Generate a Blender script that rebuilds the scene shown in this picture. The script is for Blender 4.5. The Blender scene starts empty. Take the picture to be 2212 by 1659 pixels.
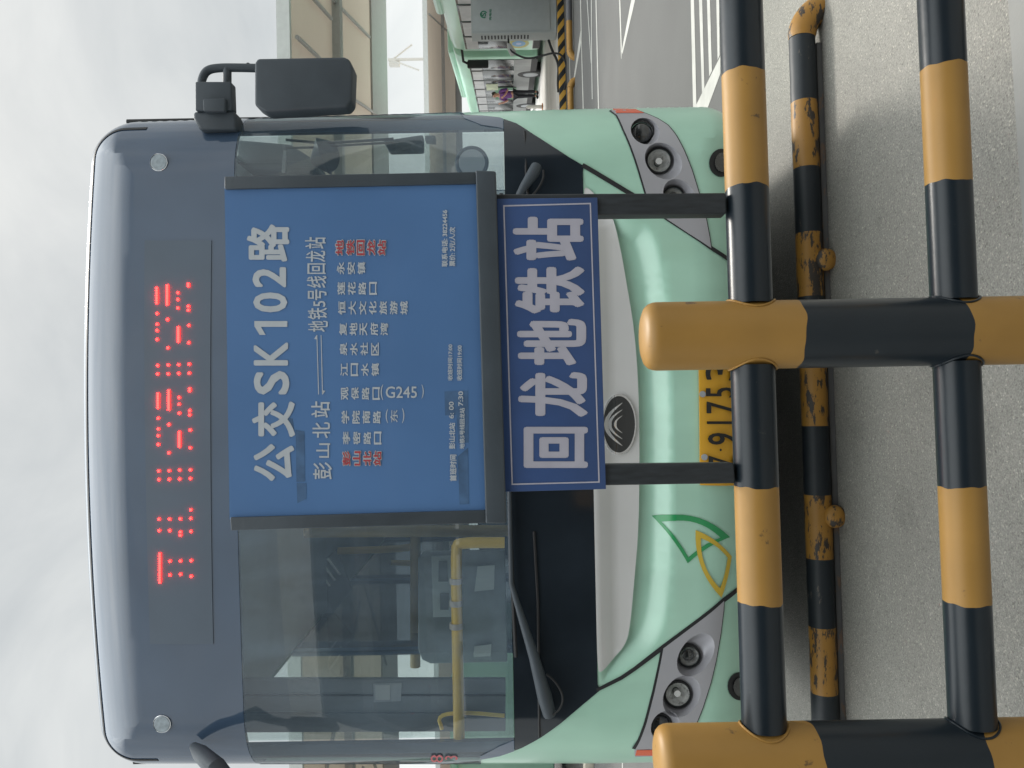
import bpy, bmesh, math, random
from math import sin, cos, pi, sqrt, radians
from mathutils import Vector, Matrix, Quaternion
from mathutils.geometry import delaunay_2d_cdt
random.seed(7)
S = bpy.context.scene
C = S.collection

# ------------------------------------------------------------------ camera
EYE = 1.3                      # metres above the asphalt
F = 1661.0                     # focal length in picture units (picture 2212 wide)
ROLL = radians(1.0)
cam = bpy.data.cameras.new('camera'); cam.lens = F / 2212 * 36.0; cam.sensor_width = 36.0
cam.clip_start = 0.05; cam.clip_end = 3000
co = bpy.data.objects.new('camera', cam); C.objects.link(co)
cx_ = Vector((-sin(ROLL), 0, -cos(ROLL))); cy_ = Vector((cos(ROLL), 0, -sin(ROLL))); cz_ = Vector((0, -1, 0))
co.matrix_world = Matrix(((cx_.x, cy_.x, cz_.x, 0), (cx_.y, cy_.y, cz_.y, 0), (cx_.z, cy_.z, cz_.z, EYE), (0, 0, 0, 1)))
S.camera = co

# ------------------------------------------------------------------ light
SUN_EL, SUN_AZ = radians(52), radians(18)
sdir = Vector((sin(SUN_AZ) * cos(SUN_EL), cos(SUN_AZ) * cos(SUN_EL), sin(SUN_EL)))
W = bpy.data.worlds.new('World'); S.world = W; W.use_nodes = True
nt = W.node_tree; nd = nt.nodes; lk = nt.links
bg = nd['Background']; bg.inputs['Strength'].default_value = 0.11
sky = nd.new('ShaderNodeTexSky'); sky.sky_type = 'NISHITA'; sky.sun_disc = False
sky.sun_elevation = SUN_EL; sky.sun_rotation = SUN_AZ; sky.dust_density = 3
tc = nd.new('ShaderNodeTexCoord')
mp = nd.new('ShaderNodeMapping'); mp.inputs['Scale'].default_value = (1.2, 1.2, 2.4)
lk.new(tc.outputs['Generated'], mp.inputs['Vector'])
nz = nd.new('ShaderNodeTexNoise'); nz.inputs['Scale'].default_value = 2.4; nz.inputs['Detail'].default_value = 6; nz.inputs['Roughness'].default_value = 0.55
nz.inputs['Distortion'].default_value = 0.5
lk.new(mp.outputs['Vector'], nz.inputs['Vector'])
cr = nd.new('ShaderNodeValToRGB')
cr.color_ramp.elements[0].position = 0.34; cr.color_ramp.elements[0].color = (5.9, 6.25, 6.35, 1)
cr.color_ramp.elements[1].position = 0.70; cr.color_ramp.elements[1].color = (8.2, 8.4, 8.25, 1)
lk.new(nz.outputs['Fac'], cr.inputs['Fac'])
# an overcast sky is brighter overhead than at the horizon
sx = nd.new('ShaderNodeSeparateXYZ'); lk.new(tc.outputs['Generated'], sx.inputs['Vector'])
mr = nd.new('ShaderNodeMapRange'); mr.inputs['From Min'].default_value = 0.56; mr.inputs['From Max'].default_value = 0.85
mr.inputs['To Min'].default_value = 0.62; mr.inputs['To Max'].default_value = 2.6
lk.new(sx.outputs['Z'], mr.inputs['Value'])
vm = nd.new('ShaderNodeVectorMath'); vm.operation = 'SCALE'
mh_ = nd.new('ShaderNodeMapRange'); mh_.inputs['From Min'].default_value = 0.05; mh_.inputs['From Max'].default_value = 0.30
mh_.inputs['To Min'].default_value = 1.42; mh_.inputs['To Max'].default_value = 1.0; lk.new(sx.outputs['Z'], mh_.inputs['Value'])
mm_ = nd.new('ShaderNodeMath'); mm_.operation = 'MULTIPLY'; lk.new(mr.outputs['Result'], mm_.inputs[0]); lk.new(mh_.outputs['Result'], mm_.inputs[1])
lk.new(cr.outputs['Color'], vm.inputs[0]); lk.new(mm_.outputs[0], vm.inputs['Scale'])
mx = nd.new('ShaderNodeMix'); mx.data_type = 'RGBA'; mx.inputs['Factor'].default_value = 0.95
lk.new(sky.outputs['Color'], mx.inputs[6]); lk.new(vm.outputs['Vector'], mx.inputs[7])
lk.new(mx.outputs[2], bg.inputs['Color'])
sl = bpy.data.lights.new('sun', 'SUN'); sl.energy = 2.0; sl.angle = radians(12); sl.color = (1.0, 0.95, 0.87)
so = bpy.data.objects.new('sun', sl); C.objects.link(so); so.rotation_euler = sdir.to_track_quat('Z', 'Y').to_euler(); so.location = (6, 20, 40)
S.view_settings.view_transform = 'Standard'; S.view_settings.look = 'None'
S.view_settings.exposure = 0.5; S.view_settings.gamma = 1.0

# ------------------------------------------------------------------ rays of the survey
def ray(x, y):
    a, b = (x - 1106) / F, (829.5 - y) / F
    return Vector((cx_.x * a + cy_.x * b, 1.0, cx_.z * a + cy_.z * b))
def P(x, y, d):
    r = ray(x, y); return Vector((r.x * d, d, EYE + r.z * d))
def G(x, y, z=0.0):
    r = ray(x, y); t = (z - EYE) / r.z
    return Vector((r.x * t, t, z))
def crop(x0, y0, s):
    return lambda cx, cy: ((x0 + cx / s) / 1.8228, (y0 + cy / s) / 1.8228)

# ------------------------------------------------------------------ materials
MATS = {}
def mat(name, col, rough=0.5, metal=0.0, coat=0.0, var=0.0, vscale=8.0, bump=0.0, bscale=60.0, ior=None, emit=None, estr=0, spec=None, stretch=None):
    if name in MATS: return MATS[name]
    m = bpy.data.materials.new(name); m.use_nodes = True
    t = m.node_tree; b = t.nodes['Principled BSDF']
    b.inputs['Base Color'].default_value = (*col, 1); b.inputs['Roughness'].default_value = rough
    b.inputs['Metallic'].default_value = metal; b.inputs['Coat Weight'].default_value = coat
    b.inputs['Coat Roughness'].default_value = 0.08
    if ior: b.inputs['IOR'].default_value = ior
    if spec is not None: b.inputs['Specular IOR Level'].default_value = spec
    if emit: b.inputs['Emission Color'].default_value = (*emit, 1); b.inputs['Emission Strength'].default_value = estr
    tcn = t.nodes.new('ShaderNodeTexCoord'); src = tcn.outputs['Object']
    if stretch:
        mm = t.nodes.new('ShaderNodeMapping'); mm.inputs['Scale'].default_value = stretch
        t.links.new(src, mm.inputs['Vector']); src = mm.outputs['Vector']
    if var > 0:
        n = t.nodes.new('ShaderNodeTexNoise'); n.inputs['Scale'].default_value = vscale; n.inputs['Detail'].default_value = 5
        t.links.new(src, n.inputs['Vector'])
        r = t.nodes.new('ShaderNodeValToRGB')
        r.color_ramp.elements[0].position = 0.3; r.color_ramp.elements[1].position = 0.7
        r.color_ramp.elements[0].color = (*[c * (1 - var) for c in col], 1); r.color_ramp.elements[1].color = (*[min(1, c * (1 + var)) for c in col], 1)
        t.links.new(n.outputs['Fac'], r.inputs['Fac']); t.links.new(r.outputs['Color'], b.inputs['Base Color'])
        rr = t.nodes.new('ShaderNodeMapRange'); rr.inputs['To Min'].default_value = max(0, rough - var * 0.25); rr.inputs['To Max'].default_value = min(1, rough + var * 0.35)
        t.links.new(n.outputs['Fac'], rr.inputs['Value']); t.links.new(rr.outputs['Result'], b.inputs['Roughness'])
    if bump > 0:
        n2 = t.nodes.new('ShaderNodeTexNoise'); n2.inputs['Scale'].default_value = bscale; n2.inputs['Detail'].default_value = 3
        t.links.new(src, n2.inputs['Vector'])
        bp = t.nodes.new('ShaderNodeBump'); bp.inputs['Strength'].default_value = bump; bp.inputs['Distance'].default_value = 0.01
        t.links.new(n2.outputs['Fac'], bp.inputs['Height']); t.links.new(bp.outputs['Normal'], b.inputs['Normal'])
    MATS[name] = m; return m

def glass(name, tint, ior=1.5, rough=0.0, veil=0.0, veil_col=(0.5, 0.55, 0.6)):
    m = bpy.data.materials.new(name); m.use_nodes = True; t = m.node_tree; t.nodes.clear()
    o = t.nodes.new('ShaderNodeOutputMaterial'); tr = t.nodes.new('ShaderNodeBsdfTransparent'); tr.inputs['Color'].default_value = (*tint, 1)
    gl = t.nodes.new('ShaderNodeBsdfGlossy'); gl.inputs['Roughness'].default_value = rough
    lw = t.nodes.new('ShaderNodeLayerWeight'); lw.inputs['Blend'].default_value = 0.5
    pw = t.nodes.new('ShaderNodeMath'); pw.operation = 'POWER'; pw.inputs[1].default_value = 5; t.links.new(lw.outputs['Facing'], pw.inputs[0])
    f0 = 2 * ((ior - 1) / (ior + 1)) ** 2
    fr = t.nodes.new('ShaderNodeMath'); fr.operation = 'MULTIPLY_ADD'; fr.inputs[1].default_value = 1 - f0; fr.inputs[2].default_value = f0; t.links.new(pw.outputs[0], fr.inputs[0])
    mix = t.nodes.new('ShaderNodeMixShader'); t.links.new(fr.outputs[0], mix.inputs[0]); t.links.new(tr.outputs[0], mix.inputs[1]); t.links.new(gl.outputs[0], mix.inputs[2])
    last = mix
    if veil:  # diffuse veil: haze and slanting reflection streaks painted onto the pane
        df = t.nodes.new('ShaderNodeBsdfDiffuse'); df.inputs['Color'].default_value = (*veil_col, 1)
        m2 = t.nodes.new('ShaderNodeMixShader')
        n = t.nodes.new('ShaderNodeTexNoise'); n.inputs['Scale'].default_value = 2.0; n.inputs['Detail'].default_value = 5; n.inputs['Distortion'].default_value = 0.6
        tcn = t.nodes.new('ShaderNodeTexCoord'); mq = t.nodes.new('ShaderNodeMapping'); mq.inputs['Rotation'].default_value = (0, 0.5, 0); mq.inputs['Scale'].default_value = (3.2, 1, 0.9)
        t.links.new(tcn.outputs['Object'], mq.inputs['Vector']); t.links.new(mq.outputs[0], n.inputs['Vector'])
        r = t.nodes.new('ShaderNodeMapRange'); r.inputs['From Min'].default_value = 0.32; r.inputs['From Max'].default_value = 0.68; r.inputs['To Min'].default_value = veil * 0.55; r.inputs['To Max'].default_value = veil * 1.55
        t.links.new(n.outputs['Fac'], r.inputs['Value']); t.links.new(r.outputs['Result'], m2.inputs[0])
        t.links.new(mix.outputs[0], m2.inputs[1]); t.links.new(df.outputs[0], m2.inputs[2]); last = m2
    t.links.new(last.outputs[0], o.inputs['Surface'])
    MATS[name] = m; return m

MINT = mat('mint_paint', (0.41, 0.675, 0.535), 0.36, coat=0.55, var=0.06, vscale=2.5, stretch=(3, 1, 1))
SILV = mat('silver_paint', (0.40, 0.40, 0.43), 0.38, metal=0.25, var=0.04, vscale=5)
GREYP = mat('pale_grey_panel', (0.63, 0.63, 0.62), 0.4, var=0.05, vscale=2.5)
BLKG = mat('hazed_black_glass', (0.056, 0.092, 0.150), 0.06, ior=1.9, var=0.12, vscale=2.2)  # bluish glare haze is mixed into this base colour
BLKL = mat('black_lower_mask', (0.018, 0.025, 0.033), 0.12, ior=1.5, var=0.3, vscale=2.5)
RUB = mat('black_rubber', (0.015, 0.016, 0.018), 0.6)
PLAST = mat('dark_plastic', (0.052, 0.066, 0.080), 0.55, var=0.12, bump=0.05, bscale=200)
CHROME = mat('chrome', (0.75, 0.76, 0.78), 0.08, metal=1.0)
GREYM = mat('painted_steel', (0.33, 0.35, 0.37), 0.45, var=0.1)
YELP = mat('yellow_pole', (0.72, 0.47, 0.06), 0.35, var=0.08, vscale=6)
INTG = mat('interior_grey', (0.55, 0.58, 0.58), 0.6, var=0.12, vscale=2)
INTD = mat('interior_dark', (0.10, 0.115, 0.125), 0.7, var=0.15)
SEAT = mat('seat_fabric', (0.07, 0.10, 0.14), 0.8, var=0.2, vscale=20)
WHITE = mat('white_paint', (0.78, 0.78, 0.76), 0.5, var=0.05)
ORANGE = mat('orange_reflector', (0.75, 0.10, 0.025), 0.25, coat=0.5)
WS = glass('windscreen_glass', (0.90, 0.94, 0.95), 1.55, veil=0.20, veil_col=(0.28, 0.38, 0.48))  # bluish layer imitates glare haze over the glass
SG = glass('side_glass', (0.86, 0.92, 0.90), 1.45)
SGD = glass('tinted_side_glass', (0.34, 0.38, 0.40), 1.5)
LENSC = mat('lamp_reflector', (0.75, 0.75, 0.73), 0.28, metal=0.35, var=0.3, vscale=55, bump=0.5, bscale=45)
LENSD = mat('dark_lens', (0.03, 0.033, 0.035), 0.12, coat=1.0, var=0.4, vscale=40)

# ------------------------------------------------------------------ mesh helpers
def link(name, me, m=None, parent=None):
    o = bpy.data.objects.new(name, me); C.objects.link(o)
    if m is not None and not me.materials: me.materials.append(m)
    if parent is not None:
        o.parent = parent; o.matrix_parent_inverse = world_of(parent).inverted()
    return o
def world_of(o):
    mw = o.matrix_basis.copy()
    if o.parent: mw = world_of(o.parent) @ o.matrix_parent_inverse @ mw
    return mw
def tag(o, label, cat, group=None):
    o['label'] = label; o['category'] = cat
    if group: o['group'] = group
    return o
def thing(name, label, cat, loc=(0, 0, 0), rz=0.0, group=None):
    o = bpy.data.objects.new(name, None); C.objects.link(o); o.location = loc; o.rotation_euler = (0, 0, rz)
    o.empty_display_size = 0.2
    return tag(o, label, cat, group)
def struct(o, kind='structure'):
    o['kind'] = kind; return o
class MB:
    def __init__(s): s.v = []; s.f = []; s.sm = []
    def add(s, vs, fs, smooth=False):
        n = len(s.v); s.v += [tuple(p) for p in vs]; s.f += [tuple(i + n for i in f) for f in fs]; s.sm += [smooth] * len(fs); return s
    def box(s, a, b, bev=0.0):
        x0, y0, z0 = a; x1, y1, z1 = b
        if bev > 0:
            bm = bmesh.new(); bmesh.ops.create_cube(bm, size=1)
            for v in bm.verts: v.co = Vector(((x0 + x1) / 2 + v.co.x * (x1 - x0), (y0 + y1) / 2 + v.co.y * (y1 - y0), (z0 + z1) / 2 + v.co.z * (z1 - z0)))
            bmesh.ops.bevel(bm, geom=bm.edges[:], offset=bev, segments=3, affect='EDGES', profile=0.5)
            return s.bm(bm, True)
        vs = [(x0, y0, z0), (x1, y0, z0), (x1, y1, z0), (x0, y1, z0), (x0, y0, z1), (x1, y0, z1), (x1, y1, z1), (x0, y1, z1)]
        return s.add(vs, [(0, 3, 2, 1), (4, 5, 6, 7), (0, 1, 5, 4), (1, 2, 6, 5), (2, 3, 7, 6), (3, 0, 4, 7)])
    def bm(s, bm, smooth=True):
        bm.verts.index_update()
        s.add([v.co.copy() for v in bm.verts], [[v.index for v in f.verts] for f in bm.faces], smooth); bm.free(); return s
    def tube(s, pts, r, n=14, cap=True, wob=(0, 0)):
        pts = [Vector(p) for p in pts]; rs = r if isinstance(r, (list, tuple)) else [r] * len(pts)
        k = len(pts); rings = []; prev = None
        for i in range(k):
            d = (pts[min(i + 1, k - 1)] - pts[max(i - 1, 0)]).normalized()
            if prev is None:
                u = d.orthogonal().normalized()
            else:
                u = (prev - d * prev.dot(d)).normalized()
            prev = u; w = d.cross(u)
            rings.append([pts[i] + (u * cos(2 * pi * j / n) + w * sin(2 * pi * j / n)) * rs[i] for j in range(n)])
        for ri, am in ((0, wob[0]), (-1, wob[1])):
            if am:
                d = (pts[1] - pts[0]).normalized() if ri == 0 else (pts[-1] - pts[-2]).normalized()
                ph = (pts[ri].x * 7 + pts[ri].y * 3 + pts[ri].z * 11)
                rings[ri] = [q + d * am * (sin(2 * 2 * pi * j / n + ph) + 0.6 * sin(5 * 2 * pi * j / n + 2 * ph) + 0.4 * sin(9 * 2 * pi * j / n + 3 * ph)) for j, q in enumerate(rings[ri])]
        vs = [p for rg in rings for p in rg]; fs = []
        for i in range(k - 1):
            for j in range(n):
                fs.append((i * n + j, i * n + (j + 1) % n, (i + 1) * n + (j + 1) % n, (i + 1) * n + j))
        s.add(vs, fs, True)
        if cap:
            s.add(rings[0], [tuple(reversed(range(n)))]); s.add(rings[-1], [tuple(range(n))])
        return s
    def prism(s, poly, vec, bev=0.0, seg=3):
        """poly: 3D points of a flat outline; vec: extrusion."""
        vec = Vector(vec); bm = bmesh.new()
        a = [bm.verts.new(Vector(p)) for p in poly]; b = [bm.verts.new(Vector(p) + vec) for p in poly]
        bm.faces.new(a); bm.faces.new(list(reversed(b))); n = len(poly)
        for i in range(n): bm.faces.new((a[(i + 1) % n], a[i], b[i], b[(i + 1) % n]))
        bmesh.ops.recalc_face_normals(bm, faces=bm.faces[:])
        if bev > 0:
            es = [e for e in bm.edges if len(e.link_faces) == 2 and e.calc_face_angle(0) > 0.5]
            bmesh.ops.bevel(bm, geom=es, offset=bev, segments=seg, affect='EDGES', profile=0.5, clamp_overlap=True)
        return s.bm(bm, bev > 0)
    def sphere(s, c, r, u=16, v=10, sc=(1, 1, 1)):
        bm = bmesh.new(); bmesh.ops.create_uvsphere(bm, u_segments=u, v_segments=v, radius=r)
        for q in bm.verts: q.co = Vector((q.co.x * sc[0] + c[0], q.co.y * sc[1] + c[1], q.co.z * sc[2] + c[2]))
        return s.bm(bm, True)
    def mesh(s, name):
        me = bpy.data.meshes.new(name); me.from_pydata(s.v, [], s.f)
        me.polygons.foreach_set('use_smooth', s.sm); me.update()
        return me
    def obj(s, name, m, parent=None):
        me = s.mesh(name)
        if any(s.sm): 
            try: me.set_sharp_from_angle(angle=radians(38))
            except Exception: pass
        return link(name, me, m, parent)
def arc_smooth(pts, n=4, closed=False):
    """Chaikin smoothing."""
    p = [Vector(q) for q in pts]
    for _ in range(n):
        q = [] if closed else [p[0]]
        rng = range(len(p)) if closed else range(len(p) - 1)
        for i in rng:
            a, b = p[i], p[(i + 1) % len(p)]
            q += [a * 0.75 + b * 0.25, a * 0.25 + b * 0.75]
        if not closed: q.append(p[-1])
        p = q
    return p

# ------------------------------------------------------------------ ground
def ground_material():
    m = bpy.data.materials.new('asphalt'); m.use_nodes = True; t = m.node_tree; b = t.nodes['Principled BSDF']
    b.inputs['Roughness'].default_value = 0.75
    tcn = t.nodes.new('ShaderNodeTexCoord')
    v1 = t.nodes.new('ShaderNodeTexVoronoi'); v1.inputs['Scale'].default_value = 190; v1.feature = 'F1'
    n1 = t.nodes.new('ShaderNodeTexNoise'); n1.inputs['Scale'].default_value = 180; n1.inputs['Detail'].default_value = 4
    n2 = t.nodes.new('ShaderNodeTexNoise'); n2.inputs['Scale'].default_value = 0.9; n2.inputs['Detail'].default_value = 6
    for q in (v1, n1, n2): t.links.new(tcn.outputs['Object'], q.inputs['Vector'])
    r1 = t.nodes.new('ShaderNodeValToRGB'); e = r1.color_ramp.elements
    e[0].position = 0.0; e[0].color = (0.13, 0.125, 0.112, 1); e[1].position = 1.0; e[1].color = (0.34, 0.325, 0.28, 1)
    for p, c in ((0.08, (0.185, 0.18, 0.163)), (0.55, (0.208, 0.202, 0.182)), (0.94, (0.235, 0.228, 0.205))):
        x = e.new(p); x.color = (*c, 1)
    sp = t.nodes.new('ShaderNodeSeparateColor'); t.links.new(v1.outputs['Color'], sp.inputs[0])
    t.links.new(sp.outputs[0], r1.inputs['Fac'])
    r2 = t.nodes.new('ShaderNodeMapRange'); r2.inputs['From Min'].default_value = 0.3; r2.inputs['From Max'].default_value = 0.7; r2.inputs['To Min'].default_value = 0.82; r2.inputs['To Max'].default_value = 1.20
    t.links.new(n2.outputs['Fac'], r2.inputs['Value'])
    r3 = t.nodes.new('ShaderNodeMapRange'); r3.inputs['From Min'].default_value = 0.3; r3.inputs['From Max'].default_value = 0.7; r3.inputs['To Min'].default_value = 0.75; r3.inputs['To Max'].default_value = 1.25
    t.links.new(n1.outputs['Fac'], r3.inputs['Value'])
    n4 = t.nodes.new('ShaderNodeTexNoise'); n4.inputs['Scale'].default_value = 3.2; n4.inputs['Detail'].default_value = 7; n4.inputs['Roughness'].default_value = 0.7; t.links.new(tcn.outputs['Object'], n4.inputs['Vector'])
    r4 = t.nodes.new('ShaderNodeMapRange'); r4.inputs['From Min'].default_value = 0.56; r4.inputs['From Max'].default_value = 0.74; r4.inputs['To Min'].default_value = 1.0; r4.inputs['To Max'].default_value = 0.72; t.links.new(n4.outputs['Fac'], r4.inputs['Value'])
    mu0 = t.nodes.new('ShaderNodeMath'); mu0.operation = 'MULTIPLY'; t.links.new(r2.outputs[0], mu0.inputs[0]); t.links.new(r4.outputs[0], mu0.inputs[1])
    mu = t.nodes.new('ShaderNodeMath'); mu.operation = 'MULTIPLY'; t.links.new(mu0.outputs[0], mu.inputs[0]); t.links.new(r3.outputs[0], mu.inputs[1])
    sc = t.nodes.new('ShaderNodeVectorMath'); sc.operation = 'SCALE'; t.links.new(r1.outputs['Color'], sc.inputs[0]); t.links.new(mu.outputs[0], sc.inputs['Scale'])
    t.links.new(sc.outputs[0], b.inputs['Base Color'])
    bp = t.nodes.new('ShaderNodeBump'); bp.inputs['Strength'].default_value = 0.5; bp.inputs['Distance'].default_value = 0.004
    ad = t.nodes.new('ShaderNodeMath'); ad.operation = 'ADD'; t.links.new(v1.outputs['Distance'], ad.inputs[0]); t.links.new(n1.outputs['Fac'], ad.inputs[1])
    t.links.new(ad.outputs[0], bp.inputs['Height']); t.links.new(bp.outputs['Normal'], b.inputs['Normal'])
    return m
ASPH = ground_material()
g = MB().add([(-250, -120, 0), (250, -120, 0), (250, 400, 0), (-250, 400, 0)], [(0, 1, 2, 3)]).obj('ground', ASPH); struct(g)

CONC = mat('smooth_concrete', (0.215, 0.215, 0.205), 0.8, var=0.12, vscale=3, bump=0.15, bscale=120)
a0, a1 = G(2186, 0), G(2212, 400); d_ = (a1 - a0); far = a0 - d_ * 12; near = a1 + d_ * 12
platform = MB().prism([far + Vector((0, 0, 0.004)), near + Vector((0, 0, 0.004)), (near.x, -6, 0.004), (far.x, -6, 0.004)][::-1], (0, 0, 0.006)).obj('path', CONC); struct(platform)

mk = MB(); ck = crop(2200, 0, 2.765)
LINES = [[(1435, -40), (1472, -40), (1502, 1180), (1585, 1180), (1745, 830), (1745, 655), (1730, 690), (1720, 640), (1740, -40), (1716, -40), (1732, 640), (1670, 770), (1645, -40), (1612, -40), (1640, 815), (1600, 910), (1560, -40), (1525, -40), (1560, 1010), (1500, 1120), (1475, 1120)]]
def strip(pts): return [G(*ck(x, y), 0.004) for x, y in pts]
for q in ([(1435, -60), (1472, -60), (1502, 1260), (1465, 1260)], [(1525, -60), (1560, -60), (1586, 960), (1560, 1012)], [(1612, -60), (1645, -60), (1668, 772), (1638, 830)],
          [(1714, -60), (1746, -60), (1752, 600), (1730, 655)], [(1760, 610), (1760, 800), (1590, 1260), (1490, 1260), (1500, 1135)],
          [(655, -60), (668, -60), (685, 500), (683, 640), (679, 640)], [(795, -30), (838, -30), (694, 590), (685, 560)],
          [(230, -60), (241, -60), (251, 500), (274, 1260), (263, 1260)], [(301, -60), (309, -60), (356, 690), (350, 690)], [(350, -60), (359, -60), (362, 690), (369, 1080), (361, 1080), (354, 690)],
          [(399, -60), (409, -60), (440, 1260), (430, 1260)], [(238, 330), (248, 440), (158, 945), (148, 945)], [(113, 560), (120, 560), (128, 950), (120, 950)]):
    mk.add(strip(q), [tuple(range(len(q)))])
lx = crop(2000, 2880, 3.16)
mk.add([G(*lx(1418, 250), 0.004), G(*lx(1430, 250), 0.004), G(*lx(1430, 470), 0.004), G(*lx(1418, 470), 0.004)], [(0, 1, 2, 3)])
bmk = mk.obj('road_markings', mat('worn_line_paint', (0.41, 0.41, 0.385), 0.7, var=0.14, vscale=7)); struct(bmk)

LOT = mat('lot_asphalt', (0.125, 0.125, 0.122), 0.85, var=0.10, vscale=0.7, bump=0.25, bscale=220, spec=0.2)
lot = MB().add([(-120, 4.25, 0.002), (120, 4.05, 0.002), (120, 300, 0.002), (-120, 300, 0.002)], [(0, 1, 2, 3)]).obj('road', LOT); struct(lot)
# raised pavement along the far side with a striped kerb
kA, kB = G(1218, 0), G(1224, 238)
kd = (kA - kB).normalized(); kn = Vector((-kd.y, kd.x, 0))
if kn.y < 0: kn = -kn
kerbL = kB - kd * 9; kerbR = kA + kd * 14
PAV = mat('pale_pavement', (0.66, 0.65, 0.63), 0.7, var=0.14, vscale=1.2)
pv = MB().prism([kerbL + kn * 0.16, kerbR + kn * 0.16, kerbR + kn * 30, kerbL + kn * 30], (0, 0, 0.14)).obj('pavement', PAV); struct(pv)
def stripes(name, ca, cb, freq, ang=0.0, axis='X', phase=0.0, rough=0.5):
    m = bpy.data.materials.new(name); m.use_nodes = True; t = m.node_tree; b = t.nodes['Principled BSDF']; b.inputs['Roughness'].default_value = rough
    tcn = t.nodes.new('ShaderNodeTexCoord'); sp = t.nodes.new('ShaderNodeSeparateXYZ'); t.links.new(tcn.outputs['Object'], sp.inputs[0])
    ma = t.nodes.new('ShaderNodeMath'); ma.operation = 'MULTIPLY_ADD'; t.links.new(sp.outputs['Z'], ma.inputs[0]); ma.inputs[1].default_value = ang; t.links.new(sp.outputs[axis], ma.inputs[2])
    mb = t.nodes.new('ShaderNodeMath'); mb.operation = 'MULTIPLY_ADD'; t.links.new(ma.outputs[0], mb.inputs[0]); mb.inputs[1].default_value = freq; mb.inputs[2].default_value = phase
    fr = t.nodes.new('ShaderNodeMath'); fr.operation = 'FRACT'; t.links.new(mb.outputs[0], fr.inputs[0])
    gt = t.nodes.new('ShaderNodeMath'); gt.operation = 'GREATER_THAN'; t.links.new(fr.outputs[0], gt.inputs[0]); gt.inputs[1].default_value = 0.5
    mi = t.nodes.new('ShaderNodeMix'); mi.data_type = 'RGBA'; mi.inputs[6].default_value = (*ca, 1); mi.inputs[7].default_value = (*cb, 1)
    t.links.new(gt.outputs[0], mi.inputs[0]); t.links.new(mi.outputs[2], b.inputs['Base Color'])
    return m
KST = stripes('kerb_stripes', (0.60, 0.34, 0.055), (0.018, 0.022, 0.026), 3.15, 1.3)
kb = MB().prism([kerbL, kerbR, kerbR + kn * 0.155, kerbL + kn * 0.155], (0, 0, 0.15), 0.015).obj('kerb', KST); struct(kb)
# pale kerb on the far left
pk = G(1285, 1655); pk0 = Vector((pk.x - 14, pk.y + 0.4, 0)); pk1 = Vector((pk.x + 3, pk.y, 0))
lk_ = MB().prism([pk0, pk1, pk1 + Vector((0, 0.3, 0)), pk0 + Vector((0, 0.3, 0))], (0, 0, 0.17), 0.02).obj('kerb', mat('cream_kerb', (0.5, 0.46, 0.38), 0.7, var=0.15)); struct(lk_)

# ------------------------------------------------------------------ pipe barrier
def painted(name, base, scuff=0.0):
    """paint with brush mottling and small chips."""
    return mat(name, base, 0.38, var=0.12, vscale=9, bump=0.10, bscale=35)
def scuffed(name, base, under, amount, scale=(3, 14, 14)):
    m = bpy.data.materials.new(name); m.use_nodes = True; t = m.node_tree; b = t.nodes['Principled BSDF']; b.inputs['Roughness'].default_value = 0.5
    tcn = t.nodes.new('ShaderNodeTexCoord'); mm = t.nodes.new('ShaderNodeMapping'); mm.inputs['Scale'].default_value = scale; t.links.new(tcn.outputs['Object'], mm.inputs['Vector'])
    n = t.nodes.new('ShaderNodeTexNoise'); n.inputs['Scale'].default_value = 2.0; n.inputs['Detail'].default_value = 8; n.inputs['Roughness'].default_value = 0.65; t.links.new(mm.outputs[0], n.inputs['Vector'])
    r = t.nodes.new('ShaderNodeValToRGB'); r.color_ramp.elements[0].position = amount; r.color_ramp.elements[1].position = amount + 0.04
    r.color_ramp.elements[0].color = (*base, 1); r.color_ramp.elements[1].color = (*under, 1)
    t.links.new(n.outputs['Fac'], r.inputs['Fac'])
    n2 = t.nodes.new('ShaderNodeTexNoise'); n2.inputs['Scale'].default_value = 10; n2.inputs['Detail'].default_value = 4; t.links.new(tcn.outputs['Object'], n2.inputs['Vector'])
    mr_ = t.nodes.new('ShaderNodeMapRange'); mr_.inputs['To Min'].default_value = 0.82; mr_.inputs['To Max'].default_value = 1.18; t.links.new(n2.outputs['Fac'], mr_.inputs['Value'])
    sc = t.nodes.new('ShaderNodeVectorMath'); sc.operation = 'SCALE'; t.links.new(r.outputs[0], sc.inputs[0]); t.links.new(mr_.outputs[0], sc.inputs['Scale']); t.links.new(sc.outputs[0], b.inputs['Base Color'])
    bp = t.nodes.new('ShaderNodeBump'); bp.inputs['Strength'].default_value = 0.12; bp.inputs['Distance'].default_value = 0.01; t.links.new(n2.outputs['Fac'], bp.inputs['Height']); t.links.new(bp.outputs[0], b.inputs['Normal'])
    MATS[name] = m; return m
YEL = scuffed('yellow_enamel', (0.345, 0.186, 0.040), (0.13, 0.075, 0.03), 0.635, (9, 9, 9))
BLK = scuffed('black_enamel', (0.011, 0.017, 0.023), (0.05, 0.05, 0.048), 0.69, (9, 9, 9))
BLK.node_tree.nodes['Principled BSDF'].inputs['Roughness'].default_value = 0.30; BLK.node_tree.nodes['Principled BSDF'].inputs['Specular IOR Level'].default_value = 0.38
YSC = scuffed('scuffed_yellow', (0.34, 0.17, 0.030), (0.040, 0.032, 0.026), 0.515, (5, 16, 16))
BSC = scuffed('scuffed_black', (0.012, 0.017, 0.022), (0.10, 0.085, 0.07), 0.63, (5, 16, 16))

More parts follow.
